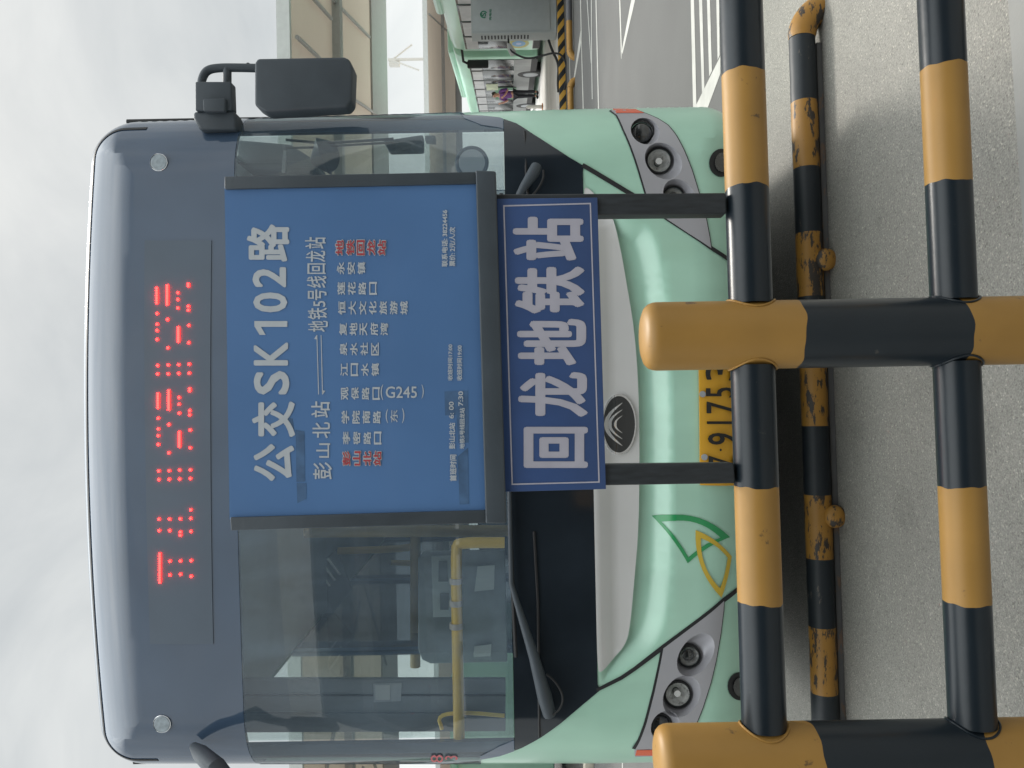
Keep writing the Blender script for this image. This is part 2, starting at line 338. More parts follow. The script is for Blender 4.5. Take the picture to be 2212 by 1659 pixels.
FR, FL = P(1602, 50, 1.375), P(1650, 1567, 1.318)     # on the upper rail axis
fdir = Vector((FR.x - FL.x, FR.y - FL.y, 0)).normalized(); fnor = Vector((fdir.y, -fdir.x, 0))   # towards the camera
if fnor.y > 0: fnor = -fnor
ZR1 = (FR.z + FL.z) / 2
def PF(x, y, off=0.0):
    """ray meets the upright plane through the barrier, off metres towards the camera."""
    r = ray(x, y); p0 = Vector((FL.x, FL.y, 0)) + fnor * off
    t = (p0.dot(fnor)) / (Vector((r.x, r.y, 0)).dot(fnor))
    return Vector((r.x * t, r.y * t, EYE + r.z * t))
base = Vector((FL.x, FL.y, 0))
def along(s, z): return Vector((base.x + fdir.x * s, base.y + fdir.y * s, z))
def sof(p): return (Vector((p.x, p.y, 0)) - base).dot(fdir)
s_post = [sof(PF(1700, 1640)), sof(PF(1700, 722))]
gap = s_post[1] - s_post[0]
s_post.append(s_post[1] + gap)
RP, RR = 0.060, 0.0375
ZR2 = (PF(2040, 50).z + PF(2094, 1567).z) / 2
ztop = [PF(1428, 1640, RP).z, PF(1397, 725, RP).z]; ztop.append(ztop[1] - 0.004)
fence = thing('pipe_barrier', 'thick yellow and black pipe barrier with two rails standing in front of the bus', 'barrier', (along(s_post[1], 0)))
fence.rotation_euler = (0, 0, math.atan2(fdir.y, fdir.x))
def banded(name, bands, parent, smooth_cap=None):
    """bands: list of (MB, material) merged into one mesh with two material slots."""
    mb = MB(); idx = []
    mats = []
    for q, m in bands:
        if m not in mats: mats.append(m)
        n0 = len(mb.f); mb.add(q.v, q.f); mb.sm[n0:] = q.sm; idx += [mats.index(m)] * len(q.f)
    me = mb.mesh(name)
    for m in mats: me.materials.append(m)
    me.polygons.foreach_set('material_index', idx)
    try: me.set_sharp_from_angle(angle=radians(40))
    except Exception: pass
    return link(name, me, None, parent)
def wob(r, n, a=0.0012):
    return r
for i, s in enumerate(s_post):
    zt = ztop[i]; x0 = [PF(1783, 1640, RP).z, PF(1745, 722, RP).z, PF(1740, 722, RP).z][i]; x1 = [PF(2150, 1640, RP).z, PF(2106, 722, RP).z, PF(2106, 722, RP).z][i]
    p = lambda z: along(s, z)
    prof = [(zt - 0.026, RP), (zt - 0.020, RP * 0.985), (zt - 0.013, RP * 0.94), (zt - 0.007, RP * 0.84), (zt - 0.003, RP * 0.66), (zt - 0.0008, RP * 0.40), (zt, 0.004)]
    N = 48
    b1 = MB().tube([p(x0)] + [p(q[0]) for q in prof], [RP] + [q[1] for q in prof], N, True, (.0022, 0))
    b2 = MB().tube([p(x1), p(x0)], RP, N, False, (.0022, .0022)); b3 = MB().tube([p(x1 - 0.29), p(x1)], RP, N, False, (0, .0022)); b4 = MB().tube([p(0.0), p(x1 - 0.29)], RP, N)
    po = banded('post', [(b1, YEL), (b2, BLK), (b3, YEL), (b4, BLK)], fence)
    fl = MB().tube([p(0.0), p(0.012)], 0.11, 32).obj('base_plate', BLK, fence)
for zr, edges in ((ZR1, ((1055, 1312), (142, 395))), (ZR2, ((1055, 1312), (128, 385)))):
    for seg in range(2):
        sa, sb = s_post[seg] + RP - 0.006, s_post[seg + 1] - RP + 0.006
        xx = 1625 if zr == ZR1 else 2065
        e1, e0 = edges[seg]
        ya, yb = sof(PF(xx, e0, RR)), sof(PF(xx, e1, RR))
        lo, hi = min(ya, yb), max(ya, yb)
        q = lambda s_: along(s_, zr)
        n = 40
        bands = [(MB().tube([q(sa), q(lo)], RR, n, False, (0, .0016)), BLK), (MB().tube([q(lo), q(hi)], RR, n, False, (.0016, .0016)), YEL), (MB().tube([q(hi), q(sb)], RR, n, False, (.0016, 0)), BLK)]
        ro = banded('rail', bands, fence)
        # weld fillets where the rail meets each post
        for se, sg in ((sa + 0.006, 1), (sb - 0.006, -1)):
            f = MB(); ring = []; M = 40
            for j in range(M):
                a = 2 * pi * j / M; dz, dn = sin(a) * (RR + 0.003), cos(a) * (RR + 0.003)
                back = RP - sqrt(max(0, RP * RP - dn * dn))
                ring.append(along(se - sg * back + sg * 0.001, zr + dz) + fnor * dn)
            f.tube(ring + [ring[0]], 0.0020, 8, False)
            f.obj('weld', YEL if zr == ZR1 else BLK, ro)

# ------------------------------------------------------------------ route board
def text_mesh(body, bold=0.0):
    if body == '1': return [(1, 0), (1, 1), (.62, 1), (0, .84), (0, .66), (.58, .80), (.58, 0)], [(0, 1, 2, 3, 4, 5, 6)]
    cu = bpy.data.curves.new('lettering', 'FONT'); cu.body = body; cu.offset = bold; cu.resolution_u = 3
    o = bpy.data.objects.new('lettering', cu); C.objects.link(o)
    bpy.context.view_layer.update()
    dg = bpy.context.evaluated_depsgraph_get()
    me = bpy.data.meshes.new_from_object(o.evaluated_get(dg))
    vs = [(v.co.x, v.co.y) for v in me.vertices]; fs = [tuple(p.vertices) for p in me.polygons]
    bpy.data.objects.remove(o); bpy.data.curves.remove(cu); bpy.data.meshes.remove(me)
    return vs, fs
class Lettering:
    def __init__(s, place): s.mb = MB(); s.place = place
    def put(s, body, x0, x1, yr, yl, bold=0.0, conv=lambda a, b: (a, b), sideways=False, grow=0.0):
        """fit body into the picture rectangle x0..x1 (upright top..bottom), yr..yl (upright right..left)."""
        vs, fs = text_mesh(body, 0.0)
        if not vs: return
        vs0 = vs; sh = [(0, 0)]
        if bold > 0:
            k = 8 if bold < 0.05 else 12
            sh += [(bold * cos(2 * pi * i / k), bold * sin(2 * pi * i / k)) for i in range(k)]
            if bold > 0.03: sh += [(bold * .5 * cos(2 * pi * i / 6), bold * .5 * sin(2 * pi * i / 6)) for i in range(6)]
        vs = [(a + q[0], b + q[1]) for q in sh for a, b in vs0]; nv = len(vs0)
        ax = [v[0] for v in vs]; ay = [v[1] for v in vs]
        mnx, mxx, mny, mxy = min(ax), max(ax), min(ay), max(ay)
        out = []
        for n_, (a, b) in enumerate(vs):
            u = (a - mnx) / max(1e-6, mxx - mnx); w = (b - mny) / max(1e-6, mxy - mny)
            if sideways: px = x0 + (x1 - x0) * u; py = yr + (yl - yr) * (1 - w)
            else: px = x1 + (x0 - x1) * w; py = yl + (yr - yl) * u
            out.append(s.place(*conv(px, py)) + Vector((0, -0.00002 * (n_ // nv), 0)))
        for i in range(len(sh)): s.mb.add(out[i * nv:(i + 1) * nv], fs)
    def obj(s, name, m, parent):
        return s.mb.obj(name, m, parent)
BLUE = mat('blue_board_film', (0.098, 0.205, 0.42), 0.30, var=0.07, vscale=4, coat=0.35)  # base blue lifted to carry the pale glare haze
BLUE2 = mat('blue_sign_film', (0.036, 0.078, 0.212), 0.45, var=0.10, vscale=9)
LETT = mat('white_letter_film', (0.50, 0.54, 0.58), 0.45, var=0.05, vscale=30)
LETT2 = mat('pale_letter_film', (0.44, 0.43, 0.50), 0.5, var=0.05, vscale=30)
REDL = mat('red_letter_film', (0.42, 0.055, 0.07), 0.5, var=0.1)
FRM = mat('board_frame', (0.050, 0.064, 0.078), 0.5, var=0.15, vscale=12, bump=0.05, bscale=90)
board = thing('route_board', 'large blue route board with white route number raised on two dark legs', 'route sign', along(sof(PF(1560, 730)), 0))
OFB = 0.030
def slab(name, pts, off, thick, m, parent, bev=0.0):
    front = [PF(x, y, off) for x, y in pts]
    return MB().prism(front, -fnor * thick, bev).obj(name, m, parent)
slab('panel', [(496, 1122), (485, 403), (1030, 392), (1050, 1106)], OFB - 0.006, 0.004, BLUE, board)
slab('side_frame', [(499, 1146), (497, 1118), (1052, 1102), (1052, 1130)], OFB, 0.022, FRM, board, 0.0015)
slab('side_frame', [(485, 408), (485, 381), (1027, 371), (1029, 396)], OFB, 0.022, FRM, board, 0.0015)
slab('bottom_frame', [(1027, 367), (1071, 369), (1094, 1131), (1049, 1131)], OFB + 0.006, 0.034, FRM, board, 0.003)
LEG_OFF = 0.018
slab('leg', [(1068, 419), (1568, 416), (1570, 461), (1070, 466)], LEG_OFF, 0.034, mat('dark_leg_steel', (0.024, 0.029, 0.034), 0.5, var=0.3, vscale=25, stretch=(6, 6, 1)), board, 0.003)
slab('leg', [(1090, 1005), (1586, 1000), (1589, 1044), (1092, 1052)], LEG_OFF, 0.034, MATS['dark_leg_steel'], board, 0.003)
A_ = crop(850, 650, 2.011); B_ = crop(850, 1350, 2.011)
onb = lambda off: (lambda x, y: PF(x, y, off))
big = Lettering(onb(OFB - 0.0052))
for ch, cv, x0, x1, y0, y1, bo in (('公', B_, 298, 622, 800, 1095, .03), ('交', B_, 285, 628, 463, 747, .03), ('S', B_, 300, 582, 222, 410, .025), ('K', B_, 300, 572, -5, 180, .025),
      ('1', A_, 305, 566, 1235, 1345, 0), ('0', A_, 295, 566, 1008, 1166, .025), ('2', A_, 290, 556, 808, 970, .025), ('路', A_, 245, 582, 468, 765, .03)):
    big.put(ch, x0, x1, y0, y1, bo, cv)
big.obj('route_number', LETT, board)
t2 = Lettering(onb(OFB - 0.0052))
for ch, cv, x0, x1, y0, y1 in (('彭', B_, 770, 920, 945, 1080), ('山', B_, 795, 905, 795, 910), ('北', B_, 765, 905, 628, 755), ('站', B_, 755, 903, 463, 592),
      ('地', A_, 730, 887, 1233, 1320), ('铁', A_, 728, 882, 1130, 1222), ('5', A_, 772, 868, 1075, 1122), ('号', A_, 728, 877, 985, 1070), ('线', A_, 720, 877, 878, 972), ('回', A_, 725, 870, 778, 862), ('龙', A_, 712, 868, 678, 767), ('站', A_, 706, 870, 570, 662)):
    t2.put(ch, x0, x1, y0, y1, .012, cv)
def quad(l, cv, pts): l.mb.add([l.place(*cv(x, y)) for x, y in pts], [tuple(range(len(pts)))])
quad(t2, A_, [(797, 1347), (803, 1347), (817, 1816), (810, 1816)]); quad(t2, A_, [(830, 1347), (836, 1347), (848, 1816), (841, 1816)])
quad(t2, A_, [(797, 1347), (799, 1380), (778, 1376)]); quad(t2, A_, [(845, 1818), (845, 1783), (867, 1787)])
t2.obj('terminal_names', LETT, board)
st = Lettering(onb(OFB - 0.0052))
def column(l, cv, chars, y0, y1, xs, w, bo, grow=0):
    for ch, x in zip(chars, xs): l.put(ch, x - grow, x + w + grow, y0 - grow, y1 + grow, bo, cv)
column(st, A_, '永安镇', 767, 866, (957, 1040, 1122), 62, .022)
column(st, A_, '莲花路口', 925, 1028, (962, 1045, 1128, 1214), 62, .022)
column(st, A_, '恒大文化旅游城', 1077, 1185, (968, 1050, 1132, 1212, 1295, 1378, 1460), 60, .022)
column(st, A_, '复地天府湾', 1248, 1350, (976, 1058, 1138, 1222, 1302), 62, .022)
column(st, A_, '泉水社区', 1405, 1508, (980, 1062, 1145, 1230), 60, .022)
column(st, B_, '江口水镇', 160, 264, (986, 1068, 1150, 1232), 60, .022)
column(st, B_, '观保路口', 350, 452, (990, 1072, 1155, 1240), 60, .022)
st.put('(', 1305, 1325, 330, 452, 0, B_, True); st.put('G245', 1345, 1592, 345, 437, .01, B_, True); st.put(')', 1628, 1646, 330, 440, 0, B_, True)
column(st, B_, '学院南路', 537, 640, (994, 1078, 1160, 1243), 62, .022)
st.put('(', 1345, 1363, 525, 634, 0, B_, True); st.put('东', 1382, 1440, 530, 630, .008, B_); st.put(')', 1474, 1492, 518, 634, 0, B_, True)
column(st, B_, '李密路口', 702, 805, (1003, 1085, 1168, 1252), 60, .022)
st.obj('stop_names', LETT, board)
for cv_, tx, a0_, a1_, xs_, w_ in ((A_, '地铁回龙站', 594, 714, (948, 1033, 1115, 1198, 1282), 64), (B_, '彭山北站', 858, 972, (1003, 1085, 1168, 1248), 62)):
    rw = Lettering(onb(OFB - 0.0053)); column(rw, cv_, tx, a0_, a1_, xs_, w_, .085, 5); rw.obj('red_name_outline', LETT, board)
    rr_ = Lettering(onb(OFB - 0.0044)); column(rr_, cv_, tx, a0_, a1_, xs_, w_, .02, 0); rr_.obj('red_stop_name', REDL, board)
sm = Lettering(onb(OFB - 0.0046))
sm.put('首班时间', 1852, 1906, 885, 1096, .03, B_); sm.put('彭山北站', 1846, 1895, 632, 840, .028, B_); sm.put('6: 00', 1845, 1884, 465, 600, .02, B_)
sm.put('地铁5号线回龙站', 1930, 1970, 515, 840, .025, B_); sm.put('7:30', 1920, 1958, 383, 500, .02, B_)
sm.put('收班时间17:00', 1836, 1875, 12, 298, .025, B_); sm.put('收班时间19:00', 1908, 1950, 20, 298, .025, B_)
sm.put('联系电话: 38224456', 1788, 1836, 355, 805, .028, A_); sm.put('票价: 2元/人/次', 1848, 1896, 490, 802, .028, A_)
sm.obj('timetable_lettering', LETT, board)
TAPE = mat('dirty_blue_tape', (0.062, 0.135, 0.265), 0.6, var=0.25, vscale=40)
for tq in ([(632, 690), (700, 700), (705, 1098), (638, 1100)], [(640, 1110), (716, 1110), (716, 1235), (645, 1270)], [(1810, 385), (1995, 378), (2000, 790), (1920, 795), (1905, 570), (1815, 575)],
           [(1915, 900), (1995, 830), (2005, 1275), (1930, 1280)], [(570, 590), (606, 600), (622, 720), (590, 760)]):
    tp = Lettering(onb(OFB - 0.0056)); quad(tp, B_, tq); tp.obj('tape_patch', TAPE, board)

sign = thing('name_sign', 'small blue sign with five big pale characters under the route board', 'sign', along(sof(PF(1560, 740)), 0))
N_ = crop(1900, 750, 1.382); OFN = 0.0235
SG_PTS = [N_(120, 1640), N_(78, 45), N_(625, 38), N_(672, 1625)]
slab('panel', SG_PTS, OFN, 0.004, BLUE2, sign, 0.0008)
n1 = Lettering(onb(OFN + 0.0006))
for ch, x0, x1, y0, y1 in (('站', 165, 550, 143, 382), ('铁', 175, 557, 413, 670), ('地', 188, 564, 698, 952), ('龙', 194, 574, 988, 1232), ('回', 224, 573, 1286, 1510)):
    n1.put(ch, x0, x1, y0, y1, .034, N_)
n1.obj('lettering', LETT2, sign)
bd = Lettering(onb(OFN + 0.0006)); q4 = [(112, 80), (590, 67), (638, 1590), (158, 1603)]; qi = [(120, 88), (583, 75), (630, 1583), (165, 1595)]
for i in range(4):
    j = (i + 1) % 4; quad(bd, N_, [q4[i], q4[j], qi[j], qi[i]])
bd.obj('border', LETT2, sign)

# ------------------------------------------------------------------ wheel stop under the bus front
WR = 0.052
ws = thing('wheel_stop', 'scuffed yellow and black pipe wheel stop bent to the ground, under the bus front', 'wheel stop', (0, 3.2, 0))
wz = 0.078; wa, wb = G(1733, 110, wz), G(1783, 1567, wz)
wd = Vector((wa.x - wb.x, wa.y - wb.y, 0)).normalized()
wbase = Vector((wb.x, wb.y, wz))
def wal(s, z=wz): return Vector((wbase.x + wd.x * s, wbase.y + wd.y * s, z))
def ws_s(y):   # distance along the pipe for a picture row
    x = 1735 + (y - 110) * (1783 - 1735) / 1457; r = ray(x, y)
    n = Vector((wd.y, -wd.x, 0)); t = wbase.xy.dot(n.xy) / Vector((r.x, r.y)).dot(n.xy)
    return (Vector((r.x * t, r.y * t, 0)) - Vector((wbase.x, wbase.y, 0))).dot(wd)
cuts = [1760, 1495, 1352, 1205, 1068, 920, 790, 642, 505, 365, 222, 84]
ss = [ws_s(y) for y in cuts]
bands = []
for i in range(len(ss) - 1):
    col = YSC if i % 2 == 1 else BSC
    k = 6; bands.append((MB().tube([wal(ss[i] + (ss[i + 1] - ss[i]) * j / k) for j in range(k + 1)], [WR * (0.985 + 0.03 * random.random()) if 0 < j < k else WR for j in range(k + 1)], 28, False), col))
e0 = ss[-1]
elb = [wal(e0)] + [wal(e0 + 0.14 * sin(a), wz - 0.14 * (1 - cos(a))) for a in [radians(8 * q) for q in range(1, 9)]]
elb.append(elb[-1] + (elb[-1] - elb[-2]).normalized() * 0.08)
bands.append((MB().tube(elb, [WR] + [WR * 1.08] * (len(elb) - 1), 28), YSC))
banded('pipe', bands, ws)
for y in (565, 1112, 1700):
    s_ = ws_s(y)
    MB().sphere(wal(s_, 0.03) + Vector((0, -0.045, 0)), 0.045, 20, 12, (1.0, 0.75, 1.0)).obj('foot', YSC, ws)
MB().prism([wal(ss[0], 0.0) + Vector((0, -0.012, 0)), wal(e0 - 0.02, 0.0) + Vector((0, -0.012, 0)), wal(e0 - 0.02, 0.0) + Vector((0, 0.03, 0)), wal(ss[0], 0.0) + Vector((0, 0.03, 0))], (0, 0, 0.024), 0.004).obj('ground_rail', scuffed('rusty_rail', (0.10, 0.10, 0.10), (0.16, 0.11, 0.08), 0.55, (4, 9, 9)), ws)

# ------------------------------------------------------------------ the bus
YF, HW, X0, ZB, RC = 2.72, 1.265, -0.203, 0.37, 0.19
ZT = P(193, 1000, 3.06).z - 0.028
bus = thing('city_bus', 'mint green city bus with black windscreen surround and red destination display, parked facing the barrier', 'bus', (X0, YF, 0))
def sdf(x, z):
    """distance inside the rounded outline of the front (positive inside)."""
    zc, hz = (ZT + ZB) / 2, (ZT - ZB) / 2
    crown = 0.035 * (1 - ((x - X0) / HW) ** 2) - 0.035
    qx = abs(x - X0) - (HW - RC); qz = abs(z - crown * (1 if z > zc else 0) - zc) - (hz - RC)
    return -(sqrt(max(qx, 0) ** 2 + max(qz, 0) ** 2) + min(max(qx, qz), 0) - RC)
def surf(x, z):
    e = max(0.0, sdf(x, z)); R, D = 0.27, 0.25
    y = YF + 0.05 * ((x - X0) / HW) ** 2
    if e < R: y += D * (1 - sqrt(max(0, 1 - (1 - e / R) ** 2)))
    if z > 1.0: y += (z - 1.0) * 0.035
    if z < 0.62: y += (0.62 - z) ** 2 * 0.6
    return y
def onS(px, py, off=0.0):
    r = ray(px, py); t = YF + 0.1
    for _ in range(14):
        t = surf(r.x * t, EYE + r.z * t) - off
    return (r.x * t, EYE + r.z * t)
def pin(p, poly):
    x, z = p; c = False; n = len(poly)
    for i in range(n):
        a, b = poly[i], poly[(i + 1) % n]
        if (a[1] > z) != (b[1] > z) and x < (b[0] - a[0]) * (z - a[1]) / (b[1] - a[1]) + a[0]: c = not c
    return c
def pdist(p, poly):
    best = 9.0; px, pz = p
    for i in range(len(poly)):
        ax, az = poly[i]; bx, bz = poly[(i + 1) % len(poly)]
        dx, dz = bx - ax, bz - az; L = dx * dx + dz * dz
        t = 0 if L == 0 else max(0, min(1, ((px - ax) * dx + (pz - az) * dz) / L))
        d = (px - ax - t * dx) ** 2 + (pz - az - t * dz) ** 2
        if d < best: best = d
    return sqrt(best)
def dens(poly, step):
    out = []
    for i in range(len(poly)):
        a, b = poly[i], poly[(i + 1) % len(poly)]
        n = max(1, int(math.hypot(b[0] - a[0], b[1] - a[1]) / step))
        out += [(a[0] + (b[0] - a[0]) * j / n, a[1] + (b[1] - a[1]) * j / n) for j in range(n)]
    return out
def outline(e, n=14):
    """front outline inset by e."""
    pts = []; zc = (ZT + ZB) / 2; r = max(0.004, RC - e)
    for (sx_, sz_, a0_) in ((1, 1, 0), (-1, 1, 90), (-1, -1, 180), (1, -1, 270)):
        for j in range(n + 1):
            a = radians(a0_ + 90 * j / n)
            x = X0 + sx_ * (HW - max(RC, e)) + r * cos(a); z = (zc + sz_ * ((ZT - ZB) / 2 - max(RC, e))) + r * sin(a)
            pts.append((x, z))
    pts = dens(pts, 0.04)
    return [(x, z + (0.035 * (1 - ((x - X0) / HW) ** 2) - 0.035 if z > zc else 0)) for x, z in pts]
GP = []
for e in (0.002, 0.006, 0.014, 0.026, 0.045, 0.07, 0.10, 0.14, 0.19, 0.24): GP += outline(e)
xx = -1.0
gx = [X0 - 1.02 + 0.034 * i for i in range(61)]; gz = [ZB + 0.25 + 0.034 * i for i in range(64)]
GP += [(x, z) for x in gx for z in gz if sdf(x, z) > 0.255]
def patch(poly, off, m, name, parent, holes=(), thick=0.01, step=0.02, disp=None, extra=(), smooth=True, fine=None):
    """a sheet that follows the front of the bus inside poly (x, z), off metres proud, with a rim thick metres deep."""
    poly = dens(poly, step); loops = [poly] + [dens(h, step) for h in holes]
    xs = [p[0] for p in poly]; zs = [p[1] for p in poly]; bx = (min(xs), max(xs), min(zs), max(zs))
    pts = [Vector(p) for l in loops for p in l]; edges = []; k = 0
    for l in loops:
        n = len(l); edges += [(k + i, k + (i + 1) % n) for i in range(n)]; k += n
    src = list(GP) if fine is None else [(bx[0] + fine * i, bx[2] + fine * j) for i in range(int((bx[1] - bx[0]) / fine) + 1) for j in range(int((bx[3] - bx[2]) / fine) + 1)]
    for p in src + list(extra):
        if bx[0] < p[0] < bx[1] and bx[2] < p[1] < bx[3] and pin(p, poly) and not any(pin(p, h) for h in loops[1:]):
            if all(pdist(p, l) > 0.004 for l in loops): pts.append(Vector(p))
    v, e, f, ov, oe, of = delaunay_2d_cdt(pts, edges, [], 0, 1e-6)
    keep = []
    for t in f:
        c = sum((v[i] for i in t), Vector((0, 0))) / len(t)
        if pin(c, poly) and not any(pin(c, h) for h in loops[1:]): keep.append(t)
    dd = disp if disp else (lambda x, z: 0.0)
    P3 = [Vector((q.x, surf(q.x, q.y) - off + dd(q.x, q.y), q.y)) for q in v]
    fs = []
    for t in keep:
        a, b, c = (P3[i] for i in t[:3]); nrm = (b - a).cross(c - a)
        fs.append(tuple(t) if nrm.y < 0 else tuple(reversed(t)))
    mb = MB(); mb.add(P3, fs, smooth)
    if thick:
        cnt = {}
        for t in fs:
            for i in range(len(t)):
                a, b = t[i], t[(i + 1) % len(t)]; cnt[(a, b)] = 1
        for (a, b) in list(cnt):
            if (b, a) not in cnt:
                pa, pb = P3[a], P3[b]; o = Vector((0, thick, 0))
                mb.add([pb, pa, pa + o, pb + o], [(0, 1, 2, 3)])
    ob = mb.obj(name, m, parent)
    if smooth:      # shading normals straight from the surface, so thin triangles leave no facets
        h = 0.003; fn = lambda x, z: surf(x, z) + dd(x, z); N = []
        for q in P3:
            gx_ = (fn(q.x + h, q.z) - fn(q.x - h, q.z)) / (2 * h); gz_ = (fn(q.x, q.z + h) - fn(q.x, q.z - h)) / (2 * h)
            N.append(Vector((gx_, -1, gz_)).normalized())
        me = ob.data; ln = []; k3 = len(P3)
        for p in me.polygons:
            for vi in p.vertices: ln.append(N[vi] if vi < k3 else Vector((0, 0, 0)))
        me.normals_split_custom_set(ln)
    return ob
def px(pts, conv=lambda a, b: (a, b), off=0.0): return [onS(*conv(*p), off) for p in pts]

# --- black area: outline down both edges, then the curved lower corners
c5 = crop(1300, 0, 1.508); c2 = crop(1300, 2000, 1.62)
rightlow = px([(800, 684), (900, 688), (1003, 699), (1105, 733), (1209, 800), (1312, 866), (1415, 933), (1505, 986), (1500, 1020)], c5)
leftlow = px([(1706, 1125), (1722, 1160), (1600, 1262), (1470, 1372), (1340, 1465), (1220, 1530), (1080, 1580), (960, 1602)], c2)
bottom = px([(1260, 420), (1270, 600), (1278, 800), (1281, 1000), (1285, 1200), (1290, 1440)])
oc = outline(0.0042)
zr_lim = rightlow[0][1]; zl_lim = leftlow[-1][1]
top = [p for p in oc if (p[1] > zr_lim and p[0] > X0) or (p[1] > zl_lim and p[0] <= X0)]
top.sort(key=lambda p: math.atan2(p[1] - 1.0, p[0] - X0))        # from the right edge over the roof to the left edge
black = top + leftlow[::-1] + bottom[::-1] + rightlow[::-1]
def zline(xr, xl):  # a level line across the front from its right and left picture heights
    return onS(xr, 300)[1], onS(xl, 1600)[1]
z_mask = (zline(516, 530)[0] + zline(516, 530)[1]) / 2
z_low = (zline(1088, 1112)[0] + zline(1088, 1112)[1]) / 2
z_top = onS(246, 1000)[1]
def clip(poly, z, keep_above):
    out = []; n = len(poly)
    for i in range(n):
        a, b = poly[i], poly[(i + 1) % n]; ina = (a[1] >= z) == keep_above; inb = (b[1] >= z) == keep_above
        if ina: out.append(a)
        if ina != inb:
            t = (z - a[1]) / (b[1] - a[1]); out.append((a[0] + t * (b[0] - a[0]), z))
    return out
c5b = crop(2300, 400, 2.552); c6b = crop(2500, 2250, 2.213)
lampR = px([(268, 92), (330, 140), (400, 290), (470, 450), (540, 650), (600, 850), (655, 1040), (685, 1085), (810, 1170), (1040, 1322), (1275, 1475), (1262, 1380), (1220, 1160), (1150, 915), (1080, 690), (1000, 490), (920, 340), (840, 240), (740, 175), (600, 115), (520, 84)], c5b)
lampL = px([(-6, 1560), (40, 1480), (100, 1320), (170, 1050), (225, 790), (247, 668), (775, 255), (770, 340), (745, 540), (705, 770), (660, 960), (590, 1180), (525, 1340), (430, 1470), (300, 1575), (180, 1606), (0, 1612)], c6b)
tray = px([(1259, 384), (1290, 412), (1330, 446), (1367, 470), (1404, 480), (1425, 520), (1442, 610), (1452, 750), (1459, 900), (1461, 1097), (1455, 1250), (1445, 1340), (1425, 1395), (1394, 1429), (1330, 1471), (1306, 1480), (1294, 1472)]) + bottom[::-1]
tray = [(p.x, p.y) for p in arc_smooth([Vector((a, b, 0)) for a, b in tray], 2, True)]
def traydisp(x, z):
    if not pin((x, z), tray): return 0.0
    d = pdist((x, z), tray); t = min(1, d / 0.085)
    return 0.045 * (t * t * (3 - 2 * t))
tin = []
for w in (0.005, 0.010, 0.016, 0.023, 0.031, 0.040, 0.050, 0.062, 0.075):
    c = (sum(p[0] for p in tray) / len(tray), sum(p[1] for p in tray) / len(tray))
    n = len(tray)
    for i in range(0, n, 1):
        a, b = tray[i - 1], tray[(i + 1) % n]; t = Vector((b[0] - a[0], b[1] - a[1])).normalized(); nn = Vector((-t.y, t.x))
        for sg in (1, -1):
            q = (tray[i][0] + nn.x * w * sg, tray[i][1] + nn.y * w * sg)
            if pin(q, tray): tin.append(q)
# number plate recess
plR = px([(1503, 775), (1596, 775), (1600, 1054), (1505, 1054)])
patch(outline(0.0015), 0.0, MINT, 'front_panel', bus, holes=[black, lampR, lampL], thick=0.015, disp=traydisp, extra=tin)
clipU = clip(black, z_mask, True); clipW = clip(clip(black, z_mask - 0.002, False), z_low + 0.002, True); clipL = clip(black, z_low, False)
patch(clipU, 0.003, BLKG, 'upper_mask', bus, thick=0.02)
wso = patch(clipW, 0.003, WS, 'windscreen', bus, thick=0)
patch(clipL, 0.003, BLKL, 'lower_mask', bus, thick=0.02)
# dark printed borders of the windscreen on both sides and along the top
def side_border(sgn):
    pts = [p for p in clipW if (p[0] - X0) * sgn > 0]
    pts.sort(key=lambda p: p[1])
    return pts
for sgn in (1, -1):
    ed = side_border(sgn); ed = [p for p in ed if sdf(*p) < 0.25 or p[1] < 1.6]
    inn = [(p[0] - sgn * (0.022 + (0.03 if p[1] < 1.4 else 0)), p[1]) for p in ed]
    patch(ed + inn[::-1], 0.0055, BLKG, 'windscreen_border', bus, thick=0.003)
# groove between roof cap and glass
def ribbon(pts, w):
    v = [Vector(p) for p in pts]; L = []; R = []
    for i in range(len(v)):
        t = (v[min(i + 1, len(v) - 1)] - v[max(i - 1, 0)]).normalized(); n = Vector((-t.y, t.x))
        ww = w[i] if isinstance(w, (list, tuple)) else w
        L.append(tuple(v[i] + n * ww / 2)); R.append(tuple(v[i] - n * ww / 2))
    return L + R[::-1]
gr = outline(0.075); gr = [p for p in gr if p[1] > 2.62]; gr.sort(key=lambda p: -math.atan2(p[1] - 1.7, p[0] - X0))
patch(ribbon(gr, 0.012), 0.0055, RUB, 'roof_groove', bus, thick=0.002)
